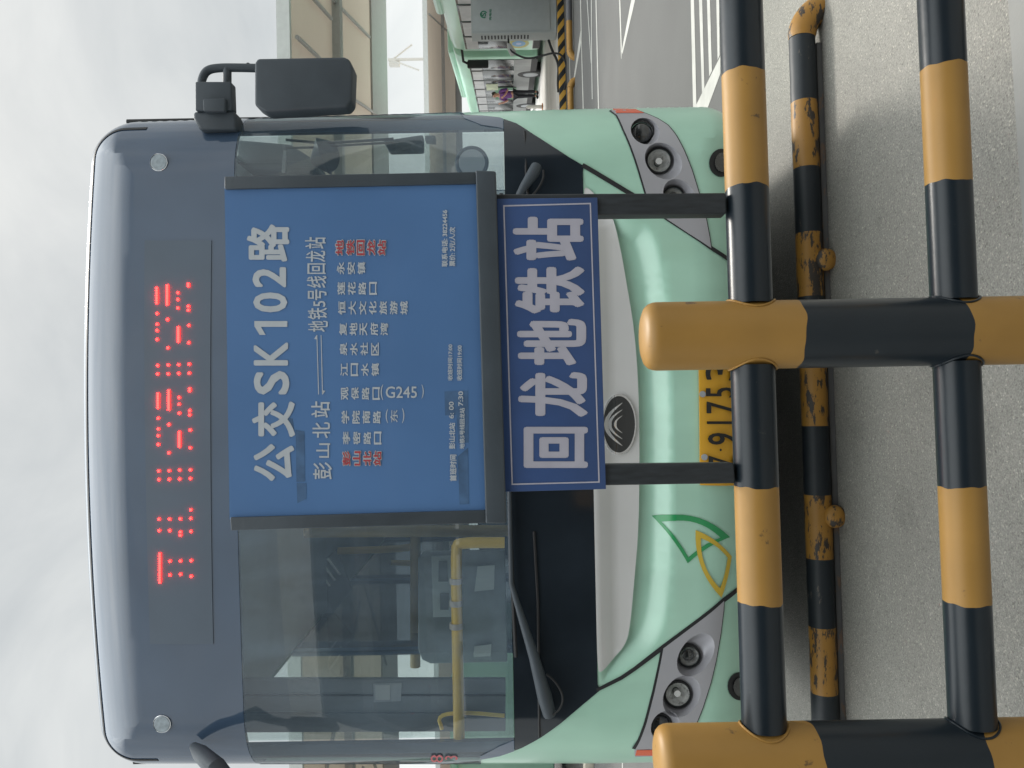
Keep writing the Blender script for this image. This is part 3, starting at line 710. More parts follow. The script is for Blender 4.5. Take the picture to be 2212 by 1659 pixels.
# upper mask trim panel, a slightly duller sheet with wavy edge behind the glass
tr_ = px([(313, 512), (313, 1395), (462, 1395), (462, 512)])
disp_poly = px([(314, 520), (326, 1390), (462, 1390), (458, 520)])
DISP = mat('display_face', (0.066, 0.098, 0.14), 0.24, ior=1.8, var=0.10, vscale=3)
dsp = patch(disp_poly, 0.006, DISP, 'destination_display', bus, thick=0.003)
d3 = crop(300, 1000, 1.508); d1 = crop(300, 2000, 1.62)
dots = []
def bar(cv, x, y0, y1, n): dots.extend(cv(x, y0 + (y1 - y0) * i / (n - 1)) for i in range(n))
for x, y0, y1, n in ((485, 205, 292, 7), (547, 190, 300, 10), (613, 438, 520, 8), (492, 830, 912, 7), (556, 812, 922, 10), (619, 1058, 1142, 8)): bar(d3, x, y0, y1, n)
for q in ((610, 232), (610, 272), (610, 322), (672, 180), (672, 192), (672, 312), (672, 335), (487, 355), (549, 390), (487, 418), (487, 455), (487, 508), (551, 558), (675, 425), (675, 527), (490, 663), (553, 660), (615, 658), (677, 655), (490, 713), (553, 712), (615, 710), (677, 708),
          (617, 852), (617, 892), (618, 945), (680, 800), (680, 812), (680, 930), (680, 955), (494, 975), (557, 1012), (494, 1038), (494, 1078), (494, 1130), (557, 1180), (683, 1045), (683, 1150), (497, 1287), (559, 1285), (621, 1282), (684, 1280), (497, 1338), (559, 1337), (621, 1335), (684, 1332),
          (686, 1517), (498, 1572), (561, 1572), (624, 1570), (686, 1568), (499, 1640), (562, 1640), (625, 1648), (687, 1645), (625, 1668)): dots.append(d3(*q))
bar(d1, 540, 290, 470, 13)
for q in ((605, 337), (672, 335), (740, 333), (605, 424), (672, 420), (740, 433)): dots.append(d1(*q))
LED = mat('red_led', (0.8, 0.02, 0.02), 0.4, emit=(1.0, 0.006, 0.005), estr=30.0)
lm = MB()
for q in dots:
    x, z = onS(*q); c = Vector((x, surf(x, z) - 0.0085, z))
    lm.sphere(c, 0.0045, 8, 6)
lm.obj('led_lettering', LED, dsp)
for q in ((345, 352), (352, 1562)):
    x, z = onS(*q); y = surf(x, z) - 0.003
    o = MB().tube([(x, y + 0.003, z), (x, y - 0.004, z), (x, y - 0.007, z)], [0.031, 0.031, 0.027], 28).obj('marker_lamp', mat('frosted_lens', (0.34, 0.40, 0.44), 0.2, coat=0.5, var=0.2, vscale=60), bus)
    ring = [Vector((x + 0.031 * cos(a), y - 0.005, z + 0.031 * sin(a))) for a in [2 * pi * i / 28 for i in range(29)]]
    MB().tube(ring, 0.0016, 6, False).obj('rim', CHROME, o)
# grille panel
gp0 = px([(1262, 399), (1294, 429), (1327, 469), (1345, 548), (1353, 596), (1371, 701), (1380, 803), (1384, 948), (1382, 1145), (1373, 1250), (1363, 1361), (1353, 1398), (1329, 1424), (1296, 1455), (1290, 1440), (1285, 1200), (1281, 1000), (1278, 800), (1270, 600), (1262, 430)])
gp = [(p.x, p.y) for p in arc_smooth([Vector((a, b, 0)) for a, b in gp0], 2, True)]
patch(gp, 0.006, GREYP, 'grille_panel', bus, thick=0.012, disp=lambda x, z: traydisp(x, z) * 0.62)
# seams
def seam(pts, conv, w, name='panel_gap'):
    patch(ribbon(px(pts, conv), w), 0.0035, RUB, name, bus, thick=0.002, disp=traydisp)
seam([(-18, 640), (0, 650), (245, 795), (490, 943), (810, 1160), (1275, 1472), (1480, 1610)], c5b, [0.016, 0.016, 0.016, 0.016, 0.015, 0.014, 0.014])
seam([(262, 90), (330, 140), (400, 290), (470, 450), (540, 650), (600, 850), (660, 1060)], c5b, 0.012)
seam([(520, 84), (600, 115), (740, 175), (840, 240), (920, 340), (1000, 490), (1080, 690), (1150, 915), (1220, 1160), (1262, 1380), (1275, 1472)], c5b, 0.006)
seam([(-334, 1032), (-120, 926), (0, 845), (240, 662), (775, 247), (960, 90)], c6b, [0.012, 0.013, 0.013, 0.016, 0.017, 0.015])
seam([(-10, 1545), (40, 1470), (100, 1310), (170, 1040), (225, 790), (247, 665)], c6b, 0.016)
seam([(775, 250), (770, 340), (745, 540), (705, 770), (660, 960), (590, 1180), (525, 1340)], c6b, 0.006)
# headlights
def ell(cx, cy, rx, ry, ang, conv, n=26):
    out = []
    for i in range(n):
        a = 2 * pi * i / n; u, v = rx * cos(a), ry * sin(a); ca, sa = cos(ang), sin(ang)
        out.append(onS(*conv(cx + u * ca - v * sa, cy + u * sa + v * ca)))
    return out
def headlight(poly, lamps, conv, orange):
    hl = bpy.data.objects.new('headlight', None); C.objects.link(hl); hl.parent = bus; hl.matrix_parent_inverse = world_of(bus).inverted()
    holes = [ell(*l[0], conv) for l in lamps]
    patch(poly, 0.004, SILV, 'bezel', hl, holes=holes, thick=0.03)
    for (eo, ci, kind) in lamps:
        ou = ell(*eo, conv); inn = ell(ci[0], ci[1], ci[2], ci[2], eo[4], conv); n = len(ou)
        mb = MB(); rings = []
        for t, dep in ((0, -0.004), (0.12, 0.004), (0.4, 0.022), (0.75, 0.036), (1, 0.042)):
            rings.append([Vector((a[0] + (b[0] - a[0]) * t, surf(*a) + (surf(*b) - surf(*a)) * t + dep, a[1] + (b[1] - a[1]) * t)) for a, b in zip(ou, inn)])
        vs = [p for r in rings for p in r]; fs = []
        for i in range(len(rings) - 1):
            for j in range(n): fs.append((i * n + j, (i + 1) * n + j, (i + 1) * n + (j + 1) % n, i * n + (j + 1) % n))
        mb.add(vs, fs, True).obj('lamp_cup', SILV, hl)
        c = Vector((sum(p[0] for p in inn) / n, 0, sum(p[1] for p in inn) / n)); c.y = sum(surf(*p) for p in inn) / n + 0.036
        R = sum((Vector((p[0], 0, p[1])) - Vector((c.x, 0, c.z))).length for p in inn) / n
        MB().tube([c + Vector((0, 0.014, 0)), c + Vector((0, -0.006, 0)), c + Vector((0, -0.0075, 0))], [R * 1.03, R * 0.99, R * 0.86], 32, False).obj('lamp_ring', RUB, hl)
        lens = MB(); rr = R * 0.84
        prof = [(rr, 0.0), (rr * 0.92, -0.006), (rr * 0.75, -0.011), (rr * 0.5, -0.014), (rr * 0.25, -0.0155), (0.001, -0.016)]
        lens.tube([c + Vector((0, q[1], 0)) for q in prof], [q[0] for q in prof], 32, False)
        if kind == 'dark': lens.obj('lens', LENSD, hl)
        else:
            bowl = MB(); bp_ = [(rr, 0.0), (rr * 0.8, 0.016), (rr * 0.5, 0.03), (0.012, 0.036)]
            bowl.tube([c + Vector((0, q[1], 0)) for q in bp_], [q[0] for q in bp_], 32, False).obj('reflector_bowl', LENSC, hl)
            if kind == 'proj':
                MB().tube([c + Vector((0, 0.012, 0)), c + Vector((0, -0.008, 0))], [rr * 0.98, rr * 0.93], 32, False).obj('chrome_ring', CHROME, hl)
                MB().sphere(c + Vector((0, 0.008, 0)), rr * 0.62, 24, 14, (1, 0.45, 1)).obj('projector_lens', LENSD, hl)
            else:
                MB().tube([c + Vector((0, 0.034, 0)), c + Vector((0, 0.004, 0))], [0.010, 0.012], 16).obj('bulb', CHROME, hl)
            lens.obj('lens', LG, hl)
    patch(orange, 0.0055, ORANGE, 'side_reflector', hl, thick=0.004)
LG = glass('lamp_glass', (0.92, 0.93, 0.93), 1.35)
headlight(lampR, [((612, 300, 150, 128, 0.5), (592, 290, 118), 'dark'), ((795, 600, 205, 165, 0.75), (772, 565, 135), 'clear'), ((960, 965, 200, 150, 0.95), (918, 935, 112), 'proj')], c5b,
          px([(285, 74), (325, 118), (600, 118), (515, 78)], c5b))
headlight(lampL, [((528, 725, 210, 135, -0.95), (490, 765, 105), 'proj'), ((405, 1085, 195, 150, -1.0), (392, 1105, 122), 'clear'), ((262, 1345, 140, 118, -1.0), (232, 1375, 104), 'dark')], c6b,
          px([(2, 1600), (14, 1552), (230, 1550), (235, 1578), (160, 1600)], c6b))
# fog lamps
for q, w, h in (((1552, 352), 52, 30), ((1592, 1482), 52, 30)):
    pts = [onS(q[0] + 6 + w * 0.5 * cos(a), q[1] + h * sin(a)) for a in [2 * pi * i / 24 for i in range(24)]]
    fo = patch(pts, 0.004, RUB, 'fog_lamp', bus, thick=0.02, fine=0.02)
    pts = [onS(q[0] + 8 + w * 0.33 * cos(a), q[1] + h * 0.7 * sin(a)) for a in [2 * pi * i / 24 for i in range(24)]]
    patch(pts, 0.009, LENSD, 'lens', fo, thick=0.004, fine=0.02)
# badge
bc = (1338, 917)
def bell(k, n=40): return [onS(bc[0] + 37.5 * k * cos(a), bc[1] + 66 * k * sin(a)) for a in [2 * pi * i / n for i in range(n)]]
bdg = patch(bell(1.0), 0.012, CHROME, 'badge', bus, holes=[bell(0.93)], thick=0.02, fine=0.03, disp=lambda x, z: traydisp(x, z) * .55)
patch(bell(0.935), 0.008, mat('badge_black', (0.012, 0.015, 0.017), 0.15, coat=1), 'field', bdg, thick=0.01, fine=0.02, disp=lambda x, z: traydisp(x, z) * .55)
for ap, hh, w in ((1305, 47, 10), (1314, 32, 7.5), (1327, 19, 5)):
    oo = []; ii = []
    for k in range(-10, 11):
        t = k / 10; xa = ap + (1345 - ap) * t * t; ww = 0.8 + w * (1 - abs(t)) ** 0.7 if abs(t) < 1 else 0.8
        oo.append(onS(xa, bc[1] + hh * t)); ii.append(onS(xa + ww, bc[1] + hh * t * (1 - 0.012 * ww)))
    patch(oo + ii[::-1], 0.0125, CHROME, 'arc', bdg, thick=0.005, step=0.01, fine=0.02, disp=lambda x, z: traydisp(x, z) * .55)
# number plate
plate_c = px([(1508, 782), (1594, 782), (1597, 1047), (1511, 1047)])
npl = patch(plate_c, 0.012, mat('plate_yellow', (0.72, 0.38, 0.03), 0.35, var=0.05), 'number_plate', bus, thick=0.008)
fr_ = ribbon(px([(1510, 784), (1592, 784), (1595, 1045), (1513, 1045), (1510, 784)]), 0.004)
c7 = crop(2300, 1000, 1.508)
pl = Lettering(lambda x, y: (lambda q: Vector((q[0], surf(*q) - 0.021, q[1])))(onS(x, y)))
for ch, x0, x1, y0, y1 in (('3', 712, 890, 640, 752), ('5', 714, 890, 792, 852), ('7', 718, 892, 875, 945), ('I', 720, 895, 992, 1008), ('9', 725, 898, 1060, 1130), ('Z', 730, 900, 1195, 1262), ('川', 735, 900, 1285, 1350)):
    pl.put(ch, x0, x1, y0, y1, .012, c7)
pl.put('.', 795, 808, 1153, 1168, 0, c7)
pl.obj('lettering', mat('plate_ink', (0.02, 0.02, 0.02), 0.5), npl)
for q in ((697, 832), (708, 1204)):
    x, z = onS(*c7(*q)); y = surf(x, z) - 0.0135
    MB().tube([(x, y, z), (x, y - 0.004, z)], 0.011, 18).obj('bolt', GREYM, npl)
# leaf emblem
c6 = crop(2300, 2000, 1.62)
def curve(a, b, bend, n=9):
    a, b = Vector(a), Vector(b); m = (a + b) / 2 + Vector((-(b - a).y, (b - a).x)) * bend
    return [tuple(a * (1 - t) ** 2 + m * 2 * t * (1 - t) + b * t * t) for t in [i / n for i in range(n)]]
def leaf(verts, bends, k, m, name, off):
    o = []; 
    for i in range(3): o += curve(verts[i], verts[(i + 1) % 3], bends[i])
    c = (sum(v[0] for v in verts) / 3, sum(v[1] for v in verts) / 3)
    inn = [(c[0] + (p[0] - c[0]) * k, c[1] + (p[1] - c[1]) * k) for p in o]
    return patch(px(o, c6), off, m, name, bus, holes=[px(inn, c6)], thick=0.001, step=0.012, fine=0.03, disp=traydisp)
leaf([(445, 62), (930, 185), (660, 352)], (-0.28, 0.10, 0.07), 0.76, mat('leaf_green', (0.025, 0.30, 0.10), 0.35, coat=.4), 'leaf_emblem', 0.0025)
leaf([(710, 140), (940, 308), (875, 572)], (-0.14, -0.06, -0.22), 0.74, mat('leaf_yellow', (0.62, 0.43, 0.04), 0.35, coat=.4), 'leaf_emblem', 0.0032)
# handwritten numerals on the left edge of the glass
hn = Lettering(lambda x, y: (lambda q: Vector((q[0], surf(*q) - 0.008, q[1])))(onS(x, y)))
hn.put('8', 642, 722, 1570, 1618, 0, c2); hn.put('3', 732, 815, 1575, 1600, .01, c2)
hn.obj('chalk_numerals', mat('chalk_red', (0.6, 0.16, 0.18), 0.7), bus)
# wipers
def onV(x, y, off):
    q = onS(x, y, off); return Vector((q[0], surf(*q) - off, q[1]))
def wiper(arm, rad, blade, hose):
    w = MB().tube([onV(*p, 0.045 if i else 0.03) for i, p in enumerate(arm)], [q * 0.78 for q in rad], 12).obj('wiper', PLAST, bus)
    MB().tube([onV(*p, 0.022) for p in blade], 0.007, 8).obj('blade', RUB, w)
    MB().tube(arc_smooth([onV(*p, 0.05) for p in hose], 2), 0.004, 8).obj('hose', RUB, w)
wiper([c2(1400, 1318), c2(1370, 1210), c2(1300, 950), c2(1190, 600), c2(1155, 480), c2(1148, 180), c2(1140, -300)], [0.030, 0.034, 0.024, 0.014, 0.011, 0.010, 0.010],
      [c2(1185, 950), c2(1170, 650), c2(1150, 150), c2(1140, -500)], [c2(1380, 1060), c2(1440, 1110), c2(1490, 1200), c2(1470, 1280), c2(1420, 1320)])
wiper([c5(1225, 990), c5(1205, 1030), c5(1150, 1110), c5(1095, 1210), c5(1060, 1450)], [0.026, 0.028, 0.020, 0.014, 0.010],
      [c5(1015, 1150), c5(1020, 1300), c5(1030, 1700)], [c5(1265, 1010), c5(1268, 1060), c5(1230, 1130), c5(1180, 1180), c5(1150, 1230)])
MB().tube([onV(*c2(1300, 150), 0.008), onV(*c2(1325, 600), 0.008), onV(*c2(1330, 1000), 0.008), onV(*c2(1335, 1460), 0.008)], 0.005, 6).obj('cowl_seam', RUB, bus)
MB().tube([onV(*c5(1155, 780), 0.008), onV(*c5(1165, 1050), 0.008), onV(*c5(1180, 1250), 0.008)], 0.005, 6).obj('cowl_seam', RUB, bus)

# --- shell
YB = 13.0; ys = surf(X0 + HW, 1.6) + 0.0
XL, XR = X0 - HW, X0 + HW
def ring_at(y, k=1.0): return [Vector((x, y, z)) for x, z in outline(0.0015)]
def shell_strip(zmin, m, name, y0, y1):
    ol = outline(0.0015); n = len(ol); mb = MB()
    for i in range(n):
        a, b = ol[i], ol[(i + 1) % n]
        if min(a[1], b[1]) > zmin:
            ya, yb_ = surf(*a) + 0.012, surf(*b) + 0.012
            mb.add([(a[0], ya, a[1]), (b[0], yb_, b[1]), (b[0], y1, b[1]), (a[0], y1, a[1])], [(3, 2, 1, 0)], True)
    return mb.obj(name, m, bus)
shell_strip(2.52, MINT, 'roof', 0, YB)
lw = MB().box((XL, ys + 0.02, ZB), (XL + 0.05, YB, 1.16)).box((XR - 0.05, ys + 0.02, ZB), (XR, YB, 1.16)).box((XL, YB - 0.05, ZB), (XR, YB, 1.5)).box((XL + .05, YB - 0.05, 2.4), (XR - .05, YB, 2.8))
lw.obj('lower_body', MINT, bus)
MB().box((XL + 0.06, ys + 0.3, 0.36), (XR - 0.06, YB - 0.06, 0.40)).obj('floor', INTD, bus)
MB().box((XL + 0.06, ys + 0.02, 2.50), (XR - 0.06, YB - 0.06, 2.53)).obj('ceiling', mat('ceiling_grey', (0.22, 0.25, 0.27), 0.6, var=0.25, vscale=2.5), bus)
ypil = [ys + 0.02, ys + 1.15, ys + 2.65, ys + 4.15, ys + 5.65, ys + 7.15, YB - 0.12]
for x0, x1 in ((XL, XL + 0.05), (XR - 0.05, XR)):
    for y in ypil: MB().box((x0 + 0.003, y, 1.16), (x1 - 0.003, y + (0.03 if y < ys + 0.1 else 0.10), 2.525)).obj('window_pillar', BLKG, bus)
for x in (XL + 0.025, XR - 0.025):
    for i in range(len(ypil) - 1):
        MB().box((x - 0.004, ypil[i] + 0.10, 1.165), (x + 0.004, ypil[i + 1], 2.52)).obj('side_window', SG if i == 0 or (x > X0 and i == 1) else SGD, bus)
MB().box((XL + 0.2, YB - 0.035, 1.5), (XR - 0.2, YB - 0.025, 2.4)).obj('rear_window', SG, bus)
# rubber drip strips down the two front corners
for sgn, pts in ((1, [(276, 288), (290, 270), (420, 258), (560, 252), (800, 246), (1050, 238)]), (-1, [(290, 1652), (420, 1659), (700, 1659), (1110, 1656)])):
    yd = 3.06
    q = [P(a, b, yd) for a, b in pts]; q = [Vector((X0 + sgn * (HW + 0.006), p.y, p.z)) for p in q]
    MB().tube(q, 0.012, 8).obj('corner_strip', RUB, bus)
# wheels
for x in (XL + 0.17, XR - 0.17):
    for y in (5.6, 11.0):
        w = MB(); prof = [(-0.13, 0.30), (-0.14, 0.44), (-0.11, 0.48), (0.11, 0.48), (0.14, 0.44), (0.13, 0.30)]
        wo = w.tube([(x + a, y, 0.48) for a, _ in prof], [r for _, r in prof], 32).obj('wheel', RUB, bus)
        MB().tube([(x - 0.145, y, 0.48), (x + 0.145, y, 0.48)], 0.27, 28).obj('rim', GREYM, wo)
MB().box((XL + 0.3, 3.40, 0.25), (XR - 0.3, YB - 0.4, 0.355)).obj('underbody', RUB, bus)

# --- cab and saloon seen through the windscreen
MB().prism([(XL + 0.07, 3.02, 0.42), (XL + 0.07, 3.02, 1.24), (XL + 0.07, 3.22, 1.27), (XL + 0.07, 3.62, 1.10), (XL + 0.07, 3.62, 0.42)], (2 * HW - 0.14, 0, 0), 0.02).obj('dashboard', INTD, bus)
bin_ = MB().prism([Vector((X0 + 0.42, 3.30, 1.15)), Vector((X0 + 0.42, 3.30, 1.44)), Vector((X0 + 0.50, 3.30, 1.55)), Vector((X0 + 0.95, 3.30, 1.58)), Vector((X0 + 1.03, 3.30, 1.50)), Vector((X0 + 1.05, 3.30, 1.15))], (0, 0.32, 0), 0.03).obj('instrument_binnacle', INTG, bus)
c_g = P(1020, 355, 3.28)
MB().tube([c_g, c_g + Vector((0, -0.03, 0))], [0.062, 0.056], 28).obj('gauge', mat('gauge_face', (0.45, 0.48, 0.5), 0.2, coat=1), bin_)
MB().tube([c_g + Vector((0.064 * cos(a), -0.024, 0.064 * sin(a))) for a in [2 * pi * i / 28 for i in range(29)]], 0.008, 8, False).obj('gauge_ring', PLAST, bin_)
swc = Vector((X0 + 0.72, 3.72, 1.20)); sw = MB(); tilt = radians(35)
sw.tube([swc + Vector((0.22 * cos(a), 0.22 * sin(a) * cos(tilt) * 0.9, 0.22 * sin(a) * sin(tilt))) for a in [2 * pi * i / 36 for i in range(37)]], 0.014, 8, False)
for k in range(3):
    a = 2 * pi * k / 3 + pi / 2; sw.tube([swc, swc + Vector((0.22 * cos(a), 0.22 * sin(a) * cos(tilt) * 0.9, 0.22 * sin(a) * sin(tilt)))], 0.012, 8)
sw.tube([swc, swc + Vector((0, -0.2, -0.35))], 0.03, 10)
sw.obj('steering_wheel', PLAST, bus)
def seat(x, y, w=0.44, m=SEAT):
    b = MB().prism([(x - w / 2, y + 0.0, 0.95), (x - w / 2, y - 0.03, 0.86), (x - w / 2, y - 0.45, 0.86), (x - w / 2, y - 0.45, 0.93), (x - w / 2, y - 0.1, 0.97)], (w, 0, 0), 0.02)
    o = b.obj('seat', m, bus)
    MB().prism([(x - w / 2, y, 0.9), (x + w / 2, y, 0.9), (x + w / 2, y + 0.06, 1.52), (x + w / 2 - 0.06, y + 0.07, 1.60), (x - w / 2 + 0.06, y + 0.07, 1.60), (x - w / 2, y + 0.06, 1.52)], (0, 0.07, 0), 0.02).obj('backrest', m, o)
    MB().tube([(x, y - 0.2, 0.42), (x, y - 0.2, 0.88)], 0.04, 10).obj('pedestal', GREYM, o)
    return o
seat(X0 + 0.72, 4.45, 0.5, INTD)
for i in range(6):
    for x in (X0 - 0.98, X0 - 0.52, X0 + 0.52, X0 + 0.98): seat(x, 6.2 + i * 0.95)
def tubes(pts, r, m, name): return MB().tube([Vector(p) for p in arc_smooth(pts, 2)], r, 14).obj(name, m, bus)
# low yellow grab rail in front of the door with an elbow down
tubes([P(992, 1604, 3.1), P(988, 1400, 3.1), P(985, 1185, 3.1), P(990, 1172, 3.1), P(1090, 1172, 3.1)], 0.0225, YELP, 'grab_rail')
for y in (1255, 1303, 1352):
    ties = MB()
    for k in range(4):
        a = P(986, y + k * 3 - 5, 3.1); ties.tube([a + Vector((0, 0.0255 * cos(t), 0.0255 * sin(t))) for t in [2 * pi * i / 14 for i in range(15)]], 0.0035, 6, False)
    ties.obj('cable_tie', mat('clear_tie', (0.5, 0.46, 0.42), 0.4), bus)
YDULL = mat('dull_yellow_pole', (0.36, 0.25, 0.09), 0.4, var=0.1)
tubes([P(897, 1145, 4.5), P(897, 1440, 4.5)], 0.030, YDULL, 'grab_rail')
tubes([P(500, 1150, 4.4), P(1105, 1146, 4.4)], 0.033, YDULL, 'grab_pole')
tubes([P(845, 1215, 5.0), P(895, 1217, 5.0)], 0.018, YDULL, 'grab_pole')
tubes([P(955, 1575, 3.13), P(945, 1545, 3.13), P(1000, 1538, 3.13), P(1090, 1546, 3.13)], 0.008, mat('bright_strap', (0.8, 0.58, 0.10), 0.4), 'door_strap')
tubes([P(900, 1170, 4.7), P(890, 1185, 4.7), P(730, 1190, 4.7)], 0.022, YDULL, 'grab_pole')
# grey partition with notices and a fare screen
def card(name, pts, d, m, thick=0.02, bev=0.0, parent=None): return MB().prism([P(a, b, d) for a, b in pts], (0, thick, 0), bev).obj(name, m, parent or bus)
pt = card('partition', [c2(560, 320), c2(600, 280), c2(1115, 268), c2(1130, 985), c2(640, 995), c2(585, 970), c2(560, 900)], 4.15, mat('partition_grey', (0.20, 0.23, 0.25), 0.4, var=0.2), 0.03, 0.008)
nb = card('notice_panel', [c2(645, 310), c2(790, 300), c2(800, 695), c2(655, 698)], 4.13, mat('notice_panel_grey', (0.36, 0.40, 0.41), 0.5), 0.012, 0.004, pt)
for q in ([(693, 342), (745, 342), (752, 470), (690, 470)], [(700, 548), (757, 548), (755, 650), (702, 650)]):
    card('dark_slot', [c2(*k) for k in q], 4.122, INTD, 0.01, 0, nb)
card('white_notice', [c2(940, 375), c2(1050, 365), c2(1045, 520), c2(920, 533)], 4.13, mat('notice_white', (0.5, 0.53, 0.53), 0.5), 0.01, 0, pt)
card('white_notice', [c2(920, 885), c2(1030, 870), c2(1022, 945), c2(912, 952)], 4.13, MATS['notice_white'], 0.01, 0, pt)
# door leaf on the left with a sticker
DOORM = mat('door_grey', (0.24, 0.27, 0.29), 0.5, var=0.15, vscale=3)
dr = card('folded_door', [(470, 1468), (470, 1540), (1092, 1540), (1092, 1468)], 3.19, DOORM, 0.03, 0.004)
card('door_frame', [(470, 1542), (470, 1583), (1092, 1580), (1092, 1542)], 3.165, INTD, 0.02, 0.003, dr)
card('door_seal', [(470, 1500), (470, 1504), (1092, 1504), (1092, 1500)], 3.186, RUB, 0.004, 0, dr)
card('door_sticker', [c2(275, 1122), c2(455, 1116), c2(452, 1232), c2(278, 1240)], 3.184, mat('sticker_grey', (0.42, 0.46, 0.48), 0.5), 0.01, 0, dr)
card('sticker_frame', [c2(288, 1132), c2(380, 1130), c2(382, 1224), c2(290, 1226)], 3.182, INTG, 0.004, 0, dr)
# ceiling hatch and ventilation louvres
ht = card('ceiling_vent', [c2(-180, 480), c2(40, 260), c2(140, 520), c2(-80, 800)], 4.9, INTD, 0.02, 0.004)
for k in range(5):
    card('louvre', [c2(-150 + k * 32, 470 - k * 36), c2(-140 + k * 32, 462 - k * 36), c2(-60 + k * 32, 570 - k * 36), c2(-72 + k * 32, 572 - k * 36)], 4.88, WHITE, 0.01, 0, ht)
# driver's fan, convex mirror and cable arms at the right
fan = MB().tube([P(676, 350, 3.45), P(700, 338, 3.43), P(708, 338, 3.45)], [0.02, 0.085, 0.07], 24).obj('interior_mirror', PLAST, bus)
card('mirror_stem', [P_ for P_ in [(608, 372), (612, 325), (618, 325), (616, 372)]], 3.42, GREYM, 0.01, 0, fan)
card('cab_cabinet', [(510, 375), (510, 300), (625, 310), (680, 345), (690, 375)], 3.6, INTD, 0.2, 0.02)
tubes([P(618, 302, 3.40), P(700, 310, 3.40), P(760, 306, 3.40), P(850, 300, 3.40)], 0.006, RUB, 'blind_rod')
tubes([P(618, 320, 3.40), P(690, 318, 3.40), P(770, 312, 3.40), P(850, 308, 3.40)], 0.005, RUB, 'blind_rod')
card('roller_blind', [(826, 303), (914, 290), (914, 325), (840, 327)], 3.42, INTD, 0.06, 0.01)
card('sun_visor', [(918, 292), (940, 292), (940, 306), (918, 304)], 3.42, INTD, 0.05, 0.005)

# --- mirrors
c4 = crop(300, 0, 1.508)
mh = bpy.data.objects.new('side_mirror', None); C.objects.link(mh); mh.parent = bus; mh.matrix_parent_inverse = world_of(bus).inverted()
MD = 2.86
MB().prism([P(*c4(*q), MD - 0.09) for q in ((1058, 372), (1075, 345), (1590, 336), (1622, 350), (1642, 400), (1634, 600), (1605, 634), (1125, 664), (1085, 640), (1058, 622))], (0, 0.085, 0), 0.020, 4).obj('mirror_housing', PLAST, mh)
MB().tube(arc_smooth([P(*c4(*q), MD) for q in ((742, 520), (745, 470), (775, 415), (850, 402), (960, 402), (1090, 405))], 3), 0.0155, 14).obj('mirror_arm', PLAST, mh)
MB().tube([P(*c4(897, 520), MD), P(*c4(897, 405), MD)], 0.0155, 12).obj('mirror_arm', PLAST, mh)
MB().tube([P(*c4(1020 + 10 * cos(a), 385 - 10 * sin(a)), MD) for a in [pi * i / 8 for i in range(9)]], 0.0025, 6).obj('hook', RUB, mh)
MB().prism([P(*c4(*q), MD - 0.05) for q in ((705, 483), (920, 483), (926, 652), (705, 657))], (0, 0.05, 0), 0.006).obj('hinge_block', PLAST, mh)
MB().prism([P(*c4(*q), MD - 0.065) for q in ((750, 585), (885, 580), (885, 660), (752, 660))], (0, 0.03, 0), 0.006).obj('hinge_cover', PLAST, mh)
MB().prism([P(*c4(*q), MD - 0.04) for q in ((692, 660), (935, 652), (950, 690), (952, 768), (730, 772), (692, 700))], (0, 0.08, 0), 0.012).obj('hinge_base', PLAST, mh)
mh2 = bpy.data.objects.new('side_mirror', None); C.objects.link(mh2); mh2.parent = bus; mh2.matrix_parent_inverse = world_of(bus).inverted()
c7b = crop(500, 2850, 2.765)
MB().tube([P(*c7b(730, 250), 2.80), P(*c7b(800, 320), 2.72), P(*c7b(960, 470), 2.62), P(*c7b(1250, 860), 2.58)], [0.016, 0.028, 0.034, 0.034], 16).obj('mirror_arm', PLAST, mh2)
MB().prism([P(*c7b(*q), 2.52) for q in ((1190, 800), (1800, 840), (1820, 1390), (1210, 1350))], (0, 0.12, 0), 0.025, 4).obj('mirror_housing', PLAST, mh2)

# ------------------------------------------------------------------ far side: canopies, buses, charger
MEMB = mat('beige_canopy_sheet', (0.55, 0.475, 0.40), 0.6, var=0.05, vscale=0.4)
_t = MEMB.node_tree; _o = _t.nodes['Material Output']; _tl = _t.nodes.new('ShaderNodeBsdfTranslucent'); _tl.inputs['Color'].default_value = (0.70, 0.60, 0.49, 1)
_mx = _t.nodes.new('ShaderNodeMixShader'); _mx.inputs[0].default_value = 0.10
_t.links.new(_t.nodes['Principled BSDF'].outputs[0], _mx.inputs[1]); _t.links.new(_tl.outputs[0], _mx.inputs[2]); _t.links.new(_mx.outputs[0], _o.inputs['Surface'])
BEAM = mat('grey_beam', (0.40, 0.40, 0.40), 0.5, var=0.06)
FASC = mat('pale_fascia', (0.62, 0.64, 0.62), 0.5, var=0.05)
def canopy(label, z, y0, y1, x0, x1, purl, brace, posts):
    c = thing('canopy', label, 'canopy', ((x0 + x1) / 2, (y0 + y1) / 2, 0), 0, 'station canopies across the lot')
    MB().add([(x0, y0, z), (x1, y0, z), (x1, y1, z), (x0, y1, z)], [(3, 2, 1, 0)]).obj('roof_sheet', MEMB, c)
    MB().box((x0, y0 - 0.12, z - 0.02), (x1, y0 - 0.003, z + 0.24)).obj('fascia', FASC, c)
    MB().box((x0, y1 - 0.11 * y1, z - 0.06), (x1, y1 + 0.05, z - 0.003)).obj('rear_beam', BEAM, c)
    for y in purl: MB().box((x0 + .01, y - 0.16, z - 0.20), (x1 - .01, y + 0.16, z - 0.003)).obj('purlin', BEAM, c)
    for (xa, ya, xb, yb) in brace: MB().tube([(xa, ya, z - 0.09), (xb, yb, z - 0.09)], 0.045, 8).obj('brace', BEAM, c)
    for (x, y) in posts: MB().tube([(x, y, 0), (x, y, z - 0.05)], 0.16, 16).obj('post', WHITE, c)
    return c
ZC = 5.6
def atz(x, y, z): r = ray(x, y); t = (z - EYE) / r.z; return (r.x * t, t)
yb0 = atz(628, 120, ZC)[1]; yb1 = atz(832, 120, ZC)[1]
